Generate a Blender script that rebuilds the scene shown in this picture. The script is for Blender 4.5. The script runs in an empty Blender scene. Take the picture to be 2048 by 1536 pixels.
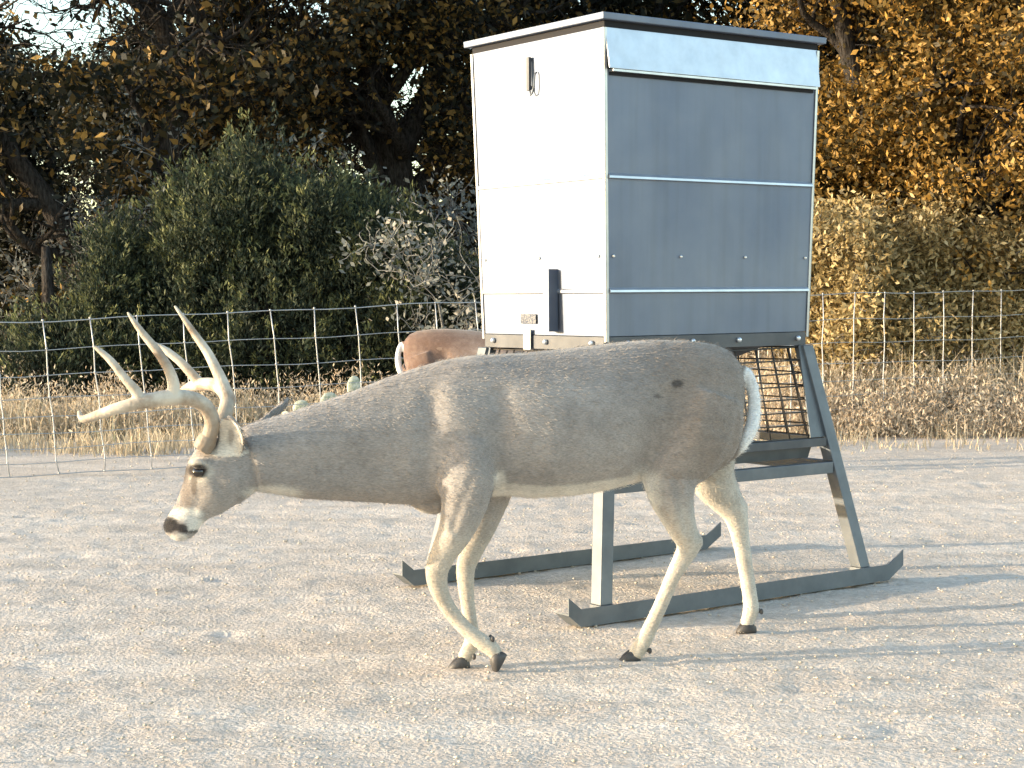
import bpy, bmesh, math, random
import numpy as np
from mathutils import Vector, Matrix, noise
R = math.radians
rng = np.random.default_rng(7)
random.seed(7)
sc = bpy.context.scene
col = sc.collection

# ------------------------------------------------------------------ camera, sky, sun, exposure
F, PITCH, ROLL, CAMH = 3400.0, 0.0530, -0.007, 1.14
cam_d = bpy.data.cameras.new('camera'); cam = bpy.data.objects.new('camera', cam_d); col.objects.link(cam)
cam_d.sensor_width = 36.0; cam_d.lens = F / 2048 * 36; cam_d.clip_end = 2000; cam_d.clip_start = 0.05
cam.matrix_world = Matrix.Translation((0, 0, CAMH)) @ Matrix.Rotation(math.pi / 2 - PITCH, 4, 'X') @ Matrix.Rotation(ROLL, 4, 'Z')
sc.camera = cam

SUN_EL, SUN_AZ = R(7.5), R(-9.0)       # azimuth measured from -X, negative = towards the camera side
sun_vec = Vector((-math.cos(SUN_AZ) * math.cos(SUN_EL), math.sin(SUN_AZ) * math.cos(SUN_EL), math.sin(SUN_EL)))
w = bpy.data.worlds.new('World'); sc.world = w; w.use_nodes = True
nt = w.node_tree; bg = nt.nodes['Background']
sky = nt.nodes.new('ShaderNodeTexSky'); sky.sky_type = 'NISHITA'; sky.sun_disc = False
sky.sun_elevation = SUN_EL
sky.sun_rotation = math.atan2(sun_vec.x, sun_vec.y)
sky.air_density = 1.0; sky.dust_density = 1.0
nt.links.new(sky.outputs[0], bg.inputs[0]); bg.inputs[1].default_value = 0.15
sd = bpy.data.lights.new('sun', 'SUN'); sun = bpy.data.objects.new('sun', sd); col.objects.link(sun)
sd.energy = 2.1; sd.angle = R(0.6); sd.color = (1.0, 0.84, 0.62)
sun.rotation_euler = sun_vec.to_track_quat('Z', 'Y').to_euler()
sun.location = (-10, 0, 12)
sc.view_settings.view_transform = 'Standard'; sc.view_settings.look = 'None'
sc.view_settings.gamma = 1; sc.view_settings.use_curve_mapping = False
sc.view_settings.exposure = 2.2
sc.cycles.max_bounces = 8; sc.cycles.transparent_max_bounces = 4

# ------------------------------------------------------------------ helpers
def U(px, py, Y):
    """photo pixel (2048 wide) and distance -> world point"""
    dx, dy = px - 1024, py - 768
    c, s = math.cos(ROLL), math.sin(ROLL)
    X = c * dx + s * dy; V = -s * dx + c * dy
    x, zz, d = X / F, -V / F, 1.0
    y = d * math.cos(PITCH) + zz * math.sin(PITCH); z = -d * math.sin(PITCH) + zz * math.cos(PITCH)
    k = Y / y
    return Vector((x * k, Y, CAMH + z * k))

def tag(o, label=None, cat=None, group=None, kind=None):
    if label: o['label'] = label
    if cat: o['category'] = cat
    if group: o['group'] = group
    if kind: o['kind'] = kind
    return o

def empty(name, loc, label, cat, group=None, rz=0):
    o = bpy.data.objects.new(name, None); col.objects.link(o); o.location = loc; o.rotation_euler.z = rz
    o.empty_display_size = 0.2
    return tag(o, label, cat, group)

def link(name, me, mat=None, parent=None, smooth=False, loc=None):
    o = bpy.data.objects.new(name, me); col.objects.link(o)
    if mat is not None:
        me.materials.clear(); me.materials.append(mat)
    if smooth: me.polygons.foreach_set('use_smooth', [True] * len(me.polygons))
    if parent is not None: o.parent = parent
    if loc is not None: o.location = loc
    return o

def arr_mesh(name, V, Fc):
    """fast mesh from vertex array (n,3) and constant-size face array (m,k)"""
    V = np.asarray(V, dtype=np.float32); Fc = np.asarray(Fc, dtype=np.int32)
    me = bpy.data.meshes.new(name)
    m, k = Fc.shape
    me.vertices.add(len(V)); me.vertices.foreach_set('co', V.ravel())
    me.loops.add(m * k); me.loops.foreach_set('vertex_index', Fc.ravel())
    me.polygons.add(m)
    me.polygons.foreach_set('loop_start', np.arange(0, m * k, k, dtype=np.int32))
    me.polygons.foreach_set('loop_total', np.full(m, k, dtype=np.int32))
    me.update(calc_edges=True)
    return me

def face_attr(me, name, vals):
    a = me.attributes.new(name, 'FLOAT', 'FACE'); a.data.foreach_set('value', np.asarray(vals, dtype=np.float32))

class MB:
    def __init__(s): s.v = []; s.f = []
    def add(s, vs, fs):
        n = len(s.v); s.v += [tuple(v) for v in vs]; s.f += [tuple(i + n for i in f) for f in fs]
    def box(s, c, ax, ay, az):
        """box from centre and three half vectors"""
        c = Vector(c); ax, ay, az = Vector(ax), Vector(ay), Vector(az)
        vs = [c + ax * i + ay * j + az * k for k in (-1, 1) for j in (-1, 1) for i in (-1, 1)]
        s.add(vs, [(0, 2, 3, 1), (4, 5, 7, 6), (0, 1, 5, 4), (1, 3, 7, 5), (3, 2, 6, 7), (2, 0, 4, 6)])
    def hexa(s, a, b):
        """solid between two quads a, b (4 points each, same winding)"""
        s.add(list(a) + list(b), [(3, 2, 1, 0), (4, 5, 6, 7)] + [(i, (i + 1) % 4, 4 + (i + 1) % 4, 4 + i) for i in range(4)])
    def tube(s, pts, rad, n=8, cap=True, flat=None):
        pts = [Vector(p) for p in pts]; k = len(pts)
        if not hasattr(rad, '__len__'): rad = [rad] * k
        t0 = (pts[1] - pts[0]).normalized(); nrm = t0.orthogonal().normalized()
        vs = []
        for i in range(k):
            t = (pts[min(i + 1, k - 1)] - pts[max(i - 1, 0)]).normalized()
            nrm = (nrm - t * nrm.dot(t)).normalized(); b = t.cross(nrm)
            for j in range(n):
                a = 2 * math.pi * j / n
                vs.append(pts[i] + (nrm * math.cos(a) + b * math.sin(a)) * rad[i])
        fs = [(i * n + j, i * n + (j + 1) % n, (i + 1) * n + (j + 1) % n, (i + 1) * n + j) for i in range(k - 1) for j in range(n)]
        if cap: fs += [tuple(range(n - 1, -1, -1)), tuple(range((k - 1) * n, k * n))]
        s.add(vs, fs)
    def sphere(s, c, r, sx=1, sy=1, sz=1, n=10, m=6, M=None):
        c = Vector(c); vs = [Vector((0, 0, 1))]
        for i in range(1, m):
            for j in range(n):
                t = math.pi * i / m; p = 2 * math.pi * j / n
                vs.append(Vector((math.sin(t) * math.cos(p), math.sin(t) * math.sin(p), math.cos(t))))
        vs.append(Vector((0, 0, -1)))
        q = []
        for v in vs:
            v = Vector((v.x * sx, v.y * sy, v.z * sz)) * r
            if M: v = M @ v
            q.append(c + v)
        fs = [(0, 1 + j, 1 + (j + 1) % n) for j in range(n)]
        for i in range(m - 2):
            for j in range(n):
                a = 1 + i * n; fs.append((a + j, a + n + j, a + n + (j + 1) % n, a + (j + 1) % n))
        e = len(vs) - 1; a = 1 + (m - 2) * n
        fs += [(e, a + (j + 1) % n, a + j) for j in range(n)]
        s.add(q, fs)
    def loft(s, secs, n=20):
        """secs: (centre, up half vector, side half vector) closed elliptic loft with rounded ends"""
        vs = []
        for (c, u, v) in secs:
            for j in range(n):
                a = 2 * math.pi * j / n
                ca, sa = math.cos(a), math.sin(a)
                wdt = 1.0 - 0.10 * ca * abs(ca)
                vs.append(c + u * ca + v * sa * wdt)
        k = len(secs)
        fs = [(i * n + j, i * n + (j + 1) % n, (i + 1) * n + (j + 1) % n, (i + 1) * n + j) for i in range(k - 1) for j in range(n)]
        fs += [tuple(range(n - 1, -1, -1)), tuple(range((k - 1) * n, k * n))]
        s.add(vs, fs)
    def mesh(s, name):
        me = bpy.data.meshes.new(name); me.from_pydata(s.v, [], s.f); me.update()
        bm = bmesh.new(); bm.from_mesh(me); bmesh.ops.recalc_face_normals(bm, faces=bm.faces); bm.to_mesh(me); bm.free()
        return me
    def build(s, name, mat, parent=None, smooth=False, bevel=0, loc=None):
        me = s.mesh(name)
        if bevel:
            bm = bmesh.new(); bm.from_mesh(me)
            bmesh.ops.bevel(bm, geom=[e for e in bm.edges], offset=bevel, segments=2, affect='EDGES', profile=0.6)
            bm.to_mesh(me); bm.free()
        return link(name, me, mat, parent, smooth, loc)

# ------------------------------------------------------------------ materials
def mat(name, base=(0.5, 0.5, 0.5), rough=0.7, metal=0.0, spec=0.3):
    m = bpy.data.materials.new(name); m.use_nodes = True
    b = m.node_tree.nodes['Principled BSDF']
    b.inputs['Base Color'].default_value = (*base, 1); b.inputs['Roughness'].default_value = rough
    b.inputs['Metallic'].default_value = metal; b.inputs['Specular IOR Level'].default_value = spec
    return m, m.node_tree, b

def N(nt, t, **kw):
    n = nt.nodes.new(t)
    for k, v in kw.items(): setattr(n, k, v)
    return n

def noise_mix(nt, b, c1, c2, scale, detail=6, lo=0.35, hi=0.65, coord='Object', rough=0.6, stretch=None):
    tc = N(nt, 'ShaderNodeTexCoord'); ns = N(nt, 'ShaderNodeTexNoise'); ns.inputs['Scale'].default_value = scale
    ns.inputs['Detail'].default_value = detail; ns.inputs['Roughness'].default_value = rough
    src = tc.outputs[coord]
    if stretch:
        mp = N(nt, 'ShaderNodeMapping'); mp.inputs['Scale'].default_value = stretch
        nt.links.new(src, mp.inputs[0]); src = mp.outputs[0]
    nt.links.new(src, ns.inputs['Vector'])
    rp = N(nt, 'ShaderNodeValToRGB'); rp.color_ramp.elements[0].position = lo; rp.color_ramp.elements[1].position = hi
    rp.color_ramp.elements[0].color = (*c1, 1); rp.color_ramp.elements[1].color = (*c2, 1)
    nt.links.new(ns.outputs['Fac'], rp.inputs[0])
    if b is not None: nt.links.new(rp.outputs[0], b.inputs['Base Color'])
    return src, rp

def add_bump(nt, b, src, scale, strength, dist=0.01, detail=5):
    ns = N(nt, 'ShaderNodeTexNoise'); ns.inputs['Scale'].default_value = scale; ns.inputs['Detail'].default_value = detail
    nt.links.new(src, ns.inputs['Vector'])
    bp = N(nt, 'ShaderNodeBump'); bp.inputs['Strength'].default_value = strength; bp.inputs['Distance'].default_value = dist
    nt.links.new(ns.outputs['Fac'], bp.inputs['Height']); nt.links.new(bp.outputs[0], b.inputs['Normal'])

M = {}
# ground: pale caliche gravel
m, t, b = mat('caliche_gravel', rough=0.95, spec=0.1)
src, rp = noise_mix(t, None, (0.47, 0.395, 0.32), (0.79, 0.695, 0.60), 34, 10, 0.30, 0.68, rough=0.75)
s2, rp2 = noise_mix(t, None, (0.84, 0.82, 0.80), (1.06, 1.05, 1.04), 2.2, 6, 0.35, 0.65, stretch=(0.45, 1.6, 1))
mx = N(t, 'ShaderNodeMix'); mx.data_type = 'RGBA'; mx.blend_type = 'MULTIPLY'; mx.inputs[0].default_value = 1.0
t.links.new(rp.outputs[0], mx.inputs[6]); t.links.new(rp2.outputs[0], mx.inputs[7]); t.links.new(mx.outputs[2], b.inputs['Base Color'])
add_bump(t, b, src, 75, 0.9, 0.010, 8)
M['ground'] = m
m, t, b = mat('pebble_stone', rough=0.9, spec=0.2)
noise_mix(t, b, (0.34, 0.30, 0.24), (0.60, 0.54, 0.46), 9, 4); M['pebble'] = m

def metal_mat(name, c1, c2, rough, scale, bump=0.0, metal=1.0):
    m, t, b = mat(name, c1, rough, metal, 0.5)
    src, rp = noise_mix(t, b, c1, c2, scale, 5, 0.3, 0.7)
    ns = N(t, 'ShaderNodeTexNoise'); ns.inputs['Scale'].default_value = scale * 1.7; t.links.new(src, ns.inputs['Vector'])
    mr = N(t, 'ShaderNodeMapRange'); mr.inputs[3].default_value = rough - 0.06; mr.inputs[4].default_value = rough + 0.08
    t.links.new(ns.outputs['Fac'], mr.inputs[0]); t.links.new(mr.outputs[0], b.inputs['Roughness'])
    if bump: add_bump(t, b, src, scale * 0.6, bump, 0.01, 2)
    return m
def grime(m):
    t = m.node_tree; b = t.nodes['Principled BSDF']; l = b.inputs['Base Color'].links[0].from_socket
    tc = N(t, 'ShaderNodeTexCoord'); mp = N(t, 'ShaderNodeMapping'); mp.inputs['Scale'].default_value = (16, 16, 0.9); ns = N(t, 'ShaderNodeTexNoise'); ns.inputs['Scale'].default_value = 1.5; ns.inputs['Detail'].default_value = 7
    t.links.new(tc.outputs['Object'], mp.inputs[0]); t.links.new(mp.outputs[0], ns.inputs['Vector'])
    rp = N(t, 'ShaderNodeValToRGB'); rp.color_ramp.elements[0].position = 0.3; rp.color_ramp.elements[1].position = 0.55; rp.color_ramp.elements[0].color = (0.93, 0.92, 0.90, 1); rp.color_ramp.elements[1].color = (1, 1, 1, 1)
    t.links.new(ns.outputs['Fac'], rp.inputs[0]); mx = N(t, 'ShaderNodeMix'); mx.data_type = 'RGBA'; mx.blend_type = 'MULTIPLY'; mx.inputs[0].default_value = 1
    t.links.new(l, mx.inputs[6]); t.links.new(rp.outputs[0], mx.inputs[7]); t.links.new(mx.outputs[2], b.inputs['Base Color']); return m
M['galv'] = metal_mat('galvanised_sheet', (0.155, 0.185, 0.25), (0.215, 0.24, 0.29), 0.58, 2.2, 0.35, 0.93)
M['galv_trim'] = metal_mat('galvanised_trim', (0.42, 0.44, 0.47), (0.52, 0.54, 0.57), 0.34, 14, 0, 0.8)
M['steel'] = metal_mat('painted_grey_steel', (0.10, 0.115, 0.13), (0.16, 0.175, 0.19), 0.5, 9, 0.05, 0.25)
M['dark_steel'] = metal_mat('dark_steel_rail', (0.06, 0.065, 0.075), (0.10, 0.105, 0.115), 0.5, 9, 0, 0.3)
M['wire_dark'] = mat('rusty_cage_wire', (0.07, 0.065, 0.06), 0.6, 0.4)[0]
M['wire'] = metal_mat('galvanised_fence_wire', (0.34, 0.35, 0.36), (0.54, 0.54, 0.54), 0.45, 8, 0, 0.5)
M['bolt'] = mat('zinc_bolt', (0.8, 0.82, 0.85), 0.28, 0.8)[0]
M['gap_shade'] = mat('painted_gap_shade', (0.015, 0.015, 0.018), 0.8)[0]  # near-black colour standing in for shade in the gaps, no real seal

def leaf_mat(name, ramp, trans=0.35, rough=0.55):
    m = bpy.data.materials.new(name); m.use_nodes = True; t = m.node_tree; b = t.nodes['Principled BSDF']
    at = N(t, 'ShaderNodeAttribute', attribute_name='tint'); rp = N(t, 'ShaderNodeValToRGB')
    cr = rp.color_ramp
    for i, (p, c) in enumerate(ramp):
        e = cr.elements[i] if i < 2 else cr.elements.new(p)
        e.position = p; e.color = (*c, 1)
    t.links.new(at.outputs['Fac'], rp.inputs[0]); t.links.new(rp.outputs[0], b.inputs['Base Color'])
    b.inputs['Roughness'].default_value = rough; b.inputs['Specular IOR Level'].default_value = 0.25
    if trans:
        tr = N(t, 'ShaderNodeBsdfTranslucent'); mxs = N(t, 'ShaderNodeMixShader'); mxs.inputs[0].default_value = trans
        t.links.new(rp.outputs[0], tr.inputs[0])
        t.links.new(b.outputs[0], mxs.inputs[1]); t.links.new(tr.outputs[0], mxs.inputs[2])
        t.links.new(mxs.outputs[0], t.nodes['Material Output'].inputs[0])
    return m
M['leaf_gold'] = leaf_mat('golden_oak_leaves', [(0, (0.022, 0.018, 0.008)), (0.35, (0.07, 0.05, 0.015)), (0.62, (0.36, 0.20, 0.04)), (1, (0.64, 0.44, 0.17))], 0.25)
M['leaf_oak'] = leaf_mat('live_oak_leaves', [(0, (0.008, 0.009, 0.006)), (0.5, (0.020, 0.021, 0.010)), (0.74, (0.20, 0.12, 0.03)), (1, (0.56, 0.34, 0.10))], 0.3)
M['leaf_cedar'] = leaf_mat('cedar_sprays', [(0, (0.018, 0.026, 0.018)), (0.5, (0.046, 0.06, 0.038)), (1, (0.19, 0.20, 0.08))], 0.15, 0.7)
M['leaf_grey'] = leaf_mat('lichen_grey_leaves', [(0, (0.09, 0.10, 0.09)), (0.6, (0.20, 0.21, 0.19)), (1, (0.42, 0.38, 0.33))], 0.15, 0.8)
M['grass_dry'] = leaf_mat('dry_grass_blades', [(0, (0.30, 0.24, 0.16)), (0.5, (0.56, 0.46, 0.32)), (0.85, (0.68, 0.60, 0.46)), (1, (0.34, 0.38, 0.2))], 0.3, 0.8)
m, t, b = mat('oak_bark', rough=0.95, spec=0.05); src, _ = noise_mix(t, b, (0.018, 0.015, 0.013), (0.07, 0.062, 0.055), 14, 6, stretch=(3, 3, 0.8)); add_bump(t, b, src, 18, 1.0, 0.03); M['bark'] = m
m, t, b = mat('grey_twig_bark', rough=0.95, spec=0.05); noise_mix(t, b, (0.10, 0.10, 0.10), (0.24, 0.24, 0.23), 10, 4); M['twig'] = m
m, t, b = mat('cactus_skin', rough=0.6, spec=0.3); noise_mix(t, b, (0.30, 0.34, 0.24), (0.58, 0.58, 0.48), 38, 4, 0.4, 0.6); M['cactus'] = m

grime(M['galv'])
# ------------------------------------------------------------------ ground
def axis(lo, hi, fine_lo, fine_hi, step, growth=1.16):
    a = list(np.arange(fine_lo, fine_hi, step)); s = step; x = a[-1]
    while x < hi: s *= growth; x += s; a.append(x)
    s = step; x = fine_lo; pre = []
    while x > lo: s *= growth; x -= s; pre.append(x)
    return np.array(pre[::-1] + a)
gx = axis(-420, 420, -2.6, 3.4, 0.03, 1.09); gy = axis(-420, 900, 3.0, 11.0, 0.032, 1.07)
GX, GY = np.meshgrid(gx, gy)
def gheight(x, y):
    return 0.0
GZ = np.zeros_like(GX)
def fbm(X, Y, sc_, seed):
    """cheap smooth value noise"""
    r = np.random.default_rng(seed); T = r.random((256, 256))
    x = X / sc_; y = Y / sc_; xi = np.floor(x).astype(int); yi = np.floor(y).astype(int)
    fx = x - xi; fy = y - yi; fx = fx * fx * (3 - 2 * fx); fy = fy * fy * (3 - 2 * fy)
    a = T[yi % 256, xi % 256]; b_ = T[yi % 256, (xi + 1) % 256]; c = T[(yi + 1) % 256, xi % 256]; d = T[(yi + 1) % 256, (xi + 1) % 256]
    return (a * (1 - fx) + b_ * fx) * (1 - fy) + (c * (1 - fx) + d * fx) * fy - 0.5
dents = np.zeros_like(GX)
for _ in range(220):       # old hoof prints, in pairs of toes
    hx, hy, ha = rng.uniform(-3, 4), rng.uniform(3.2, 11.5), rng.uniform(0, 6.28)
    i0, i1 = np.searchsorted(gx, [hx - .12, hx + .12]); j0, j1 = np.searchsorted(gy, [hy - .12, hy + .12])
    sx_ = GX[j0:j1, i0:i1] - hx; sy_ = GY[j0:j1, i0:i1] - hy
    a_ = sx_ * math.cos(ha) + sy_ * math.sin(ha); b_ = -sx_ * math.sin(ha) + sy_ * math.cos(ha)
    dents[j0:j1, i0:i1] += np.exp(-(a_ / 0.045) ** 2 - (b_ / 0.028) ** 2) * 0.010 - np.exp(-((a_ - .05) / 0.05) ** 2 - (b_ / 0.06) ** 2) * 0.003
near = np.clip(1 - (np.abs(GX) + np.abs(GY - 7)) / 40, 0, 1)
GZ = (fbm(GX, GY, 0.06, 1) * 0.0075 + fbm(GX + .5 * GY, GY, 0.13, 2) * 0.006 + fbm(GX, GY, 0.9, 3) * 0.008 - dents) * near - 0.008
far = np.clip((GY - 30) / 200, 0, 1); GZ += far * 3.0
ny, nx = GX.shape
idx = np.arange(ny * nx).reshape(ny, nx)
fc = np.stack([idx[:-1, :-1], idx[:-1, 1:], idx[1:, 1:], idx[1:, :-1]], -1).reshape(-1, 4)
me = arr_mesh('ground', np.stack([GX, GY, GZ], -1).reshape(-1, 3), fc)
tag(link('ground', me, M['ground'], smooth=True), 'pale caliche gravel clearing with fine clods, running back under the fence', kind='structure')

# pebbles and clods: one piece of stuff
def pebbles():
    n = 22000
    Y = 2.8 + (rng.random(n) ** 1.3) * 9.5; X = (rng.random(n) - 0.5) * (Y * 0.75 + 0.8)
    r = 0.0022 + rng.random(n) ** 6 * 0.006
    octa = np.array([[1, 0, 0], [0, 1, 0], [-1, 0, 0], [0, -1, 0], [0, 0, 1], [0, 0, -1], ], float)
    of = np.array([[0, 1, 4], [1, 2, 4], [2, 3, 4], [3, 0, 4], [1, 0, 5], [2, 1, 5], [3, 2, 5], [0, 3, 5]])
    V = octa[None] * (0.7 + 0.6 * rng.random((n, 6, 1))) * r[:, None, None] * np.array([1.25, 1.0, 0.6])
    a = rng.random(n) * 6.28; ca, sa = np.cos(a)[:, None], np.sin(a)[:, None]
    x = V[..., 0] * ca - V[..., 1] * sa; y = V[..., 0] * sa + V[..., 1] * ca
    V = np.stack([x + X[:, None], y + Y[:, None], V[..., 2] + (r * 0.25 - 0.002)[:, None]], -1)
    Fc = (of[None] + (np.arange(n) * 6)[:, None, None]).reshape(-1, 3)
    return arr_mesh('gravel', V.reshape(-1, 3), Fc)
tag(link('gravel', pebbles(), M['pebble']), 'loose pale pebbles and clods scattered over the clearing', 'gravel', kind='stuff')

# ------------------------------------------------------------------ vegetation generators
def blades(n, X, Y, Z0, h, wd, tintf=None, lean=0.35):
    """n single-quad tapered blades"""
    a = rng.random(n) * 6.28; l = lean * (rng.random(n) - 0.0) * h
    la = rng.random(n) * 6.28
    dx, dy = np.cos(a) * wd, np.sin(a) * wd
    bx, by = np.cos(la) * l, np.sin(la) * l
    V = np.empty((n, 6, 3))
    V[:, 0] = np.stack([X - dx, Y - dy, Z0], -1); V[:, 1] = np.stack([X + dx, Y + dy, Z0], -1)
    V[:, 2] = np.stack([X + dx * .8 + bx * .35, Y + dy * .8 + by * .35, Z0 + h * .6], -1)
    V[:, 3] = np.stack([X - dx * .8 + bx * .35, Y - dy * .8 + by * .35, Z0 + h * .6], -1)
    V[:, 4] = np.stack([X + bx + dx * .1, Y + by + dy * .1, Z0 + h], -1); V[:, 5] = np.stack([X + bx - dx * .1, Y + by - dy * .1, Z0 + h], -1)
    base = (np.arange(n) * 6)[:, None]
    Fc = np.concatenate([base + np.array([[0, 1, 2, 3]]), base + np.array([[3, 2, 4, 5]])], 0)
    tint = rng.random(n) if tintf is None else tintf
    return V.reshape(-1, 3), Fc, np.concatenate([tint, tint])

def leaf_quads(P, size, up=0.0, elong=1.7, jitter=0.95):
    """diamond leaves centred at P (n,3)"""
    n = len(P)
    d = rng.normal(size=(n, 3)); d[:, 2] += up * 2.5; d /= np.linalg.norm(d, axis=1)[:, None]
    e = rng.normal(size=(n, 3)); e -= d * (e * d).sum(1)[:, None]; e /= np.linalg.norm(e, axis=1)[:, None]
    s = size * (1 - jitter / 2 + jitter * rng.random(n))
    d = d * (s * elong / 2)[:, None]; e = e * (s / 2)[:, None]
    V = np.stack([P - d, P + e * 0.9, P + d, P - e * 0.9], 1)
    Fc = np.arange(n * 4).reshape(n, 4)
    return V.reshape(-1, 3), Fc

def branch(p, d, L, r, depth, out, tips, gnarl=0.35, upb=0.15, nchild=(3, 5), spread=0.9, minr=0.004):
    k = 6; pts = [Vector(p)]; rad = [r]; d = Vector(d).normalized()
    for i in range(k):
        d = (d + Vector((random.gauss(0, 1), random.gauss(0, 1), random.gauss(0, 1))) * gnarl * 0.45 + Vector((0, 0, upb * 0.3))).normalized()
        pts.append(pts[-1] + d * L / k); rad.append(max(minr, r * (1 - 0.6 * (i + 1) / k)))
    out.append((pts, rad))
    if depth == 0:
        tips.append((pts[2], pts[-1])); return
    for c in range(random.randint(*nchild)):
        f = random.uniform(0.35, 1.0); i = min(k, int(f * k + 0.5)); q = pts[i]
        s = Vector((random.gauss(0, 1), random.gauss(0, 1), random.gauss(0, 0.7))); s = (s - d * s.dot(d) * 0.8).normalized()
        nd = (d * (1 - spread * 0.4) + s * spread).normalized()
        branch(q, nd, L * random.uniform(0.55, 0.8), rad[i] * 0.68, depth - 1, out, tips, gnarl, upb, nchild, spread, minr)

def make_tree(name, label, cat, loc, trunks, depth, L, leafn, leafsize, lmat, bmat=None, group=None, sigma=0.22, tint=(0.0, 1.0), tintpow=1.0,
              gnarl=0.35, upb=0.15, nchild=(3, 5), elong=1.7, keep=None, leafname='crown', rz=0, fill=None):
    """trunks: list of (polyline local, radii) ; branches grow from their upper part"""
    root = empty(name, loc, label, cat, group, rz)
    out = []; tips = []
    for (pts, rad) in trunks:
        pts = [Vector(p) for p in pts]; out.append((pts, rad))
        k = len(pts) - 1
        for i in range(1, k + 1):
            d = (pts[i] - pts[i - 1]).normalized()
            m = 3 if i == k else 2
            for c in range(m):
                s = Vector((random.gauss(0, 1), random.gauss(0, 1), random.gauss(0.1, 0.5))).normalized()
                branch(pts[i], d * 0.55 + s * 0.9, L * random.uniform(0.7, 1.1), rad[i] * 0.6, depth, out, tips, gnarl, upb, nchild)
    mb = MB()
    for (pts, rad) in out:
        mb.tube(pts, rad, 8 if rad[0] > 0.06 else (5 if rad[0] > 0.02 else 3), cap=False)
    me = bpy.data.meshes.new('trunk'); me.from_pydata(mb.v, [], mb.f); me.update()
    link('trunk', me, bmat or M['bark'], root, True)
    if leafn:
        A = np.array([t[0] for t in tips]); B = np.array([t[1] for t in tips])
        # break up the tips: some clumps carry many leaves, some few
        wgt = rng.random(len(tips)) ** 1.5 + 0.08; wgt /= wgt.sum()
        i = rng.choice(len(tips), leafn, p=wgt); f = rng.random(leafn)[:, None]
        P = A[i] * (1 - f) + B[i] * f + rng.normal(size=(leafn, 3)) * sigma
        tn = rng.random(leafn) * 0.65 + (rng.random(len(tips))[i]) * 0.35
        if fill is not None:      # extra foliage volumes: (centre, radii, count)
            for (c, rr, cnt) in fill:
                nc = max(6, int(cnt / 160)); u = rng.normal(size=(nc, 3)); u /= np.linalg.norm(u, axis=1)[:, None]
                cc = np.array(c) + u * (rng.random((nc, 1)) ** 0.4) * np.array(rr)
                j = rng.integers(0, nc, cnt); q = cc[j] + rng.normal(size=(cnt, 3)) * sigma * 0.9
                P = np.concatenate([P, q]); tn = np.concatenate([tn, rng.random(cnt) * 0.6 + rng.random(nc)[j] * 0.4])
        if keep is not None:
            mk = keep(P); P = P[mk]; tn = tn[mk]
        mk = P[:, 2] > 0.03; P = P[mk]; tn = tn[mk]
        V, Fc = leaf_quads(P, leafsize, 0, elong)
        me = arr_mesh(leafname, V, Fc); face_attr(me, 'tint', tint[0] + (tint[1] - tint[0]) * np.clip(tn, 0, 1) ** tintpow)
        tag(link(leafname, me, lmat, root), kind='stuff')
    return root

def copy_tree(src, loc, rz, label, scale=1.0, name=None):
    c = src.copy(); col.objects.link(c); c.location = loc; c.rotation_euler.z = rz; c.scale = (scale,) * 3; c['label'] = label
    for ch in list(src.children):
        d = ch.copy(); col.objects.link(d); d.parent = c
    return c

# --- trees of the background
G_OAK = 'oaks of the wood behind the fence'
def P0(px, Y, z=0): 
    v = U(px, 588, Y); return Vector((v.x, Y, z))
def loc_pts(base, L3, dy=0.0):      # pixel triples -> local points
    return [U(a, b_, c + dy) - base for (a, b_, c) in L3]

def carve(base, boxes, ztop=None, frac=0.6):
    bx = np.array(base)
    def k(P):
        Wp = P + bx; z_ = Wp[:, 2] - CAMH; d_ = Wp[:, 1] * math.cos(PITCH) - z_ * math.sin(PITCH); v_ = z_ * math.cos(PITCH) + Wp[:, 1] * math.sin(PITCH)
        x_ = 1024 + F * Wp[:, 0] / d_; y_ = 768 - F * v_ / d_; m_ = np.ones(len(P), bool); rr = rng.random(len(P))
        for (x0, x1, y0, y1, q) in boxes: m_ &= ~((x_ > x0) & (x_ < x1) & (y_ > y0) & (y_ < y1) & (rr < q))
        if ztop: m_ &= ~((Wp[:, 2] > ztop) & (rng.random(len(P)) < frac))
        return m_
    return k
# leaning oak at the far left
b0 = P0(300, 17.0)
tA = make_tree('oak_tree', 'dark live oak with a leaning trunk left of the cedar, sky between its limbs', 'tree', b0,
    [(loc_pts(b0, [(300, 780, 17), (240, 640, 17), (165, 520, 16.9), (100, 410, 16.8), (40, 330, 16.7), (-40, 200, 16.6)]), [0.17, 0.16, 0.13, 0.115, 0.10, 0.07]),
     (loc_pts(b0, [(300, 780, 17), (330, 560, 17.3), (330, 360, 17.5), (360, 200, 17.5), (330, 60, 17.4), (270, -40, 17.2), (200, -160, 17)]), [0.17, 0.15, 0.13, 0.11, 0.10, 0.08, 0.05]),
     (loc_pts(b0, [(360, 200, 17.5), (420, 90, 17.2), (380, 20, 17), (390, -90, 16.8)]), [0.09, 0.08, 0.06, 0.04])],
    3, 1.25, 22000, 0.055, M['leaf_oak'], group=G_OAK, sigma=0.16, tintpow=1.1, gnarl=0.55, nchild=(2, 4), keep=carve(b0, [(20, 190, 310, 560, 0.93), (30, 350, -60, 100, 0.72)], 3.4, 0.8))
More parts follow.
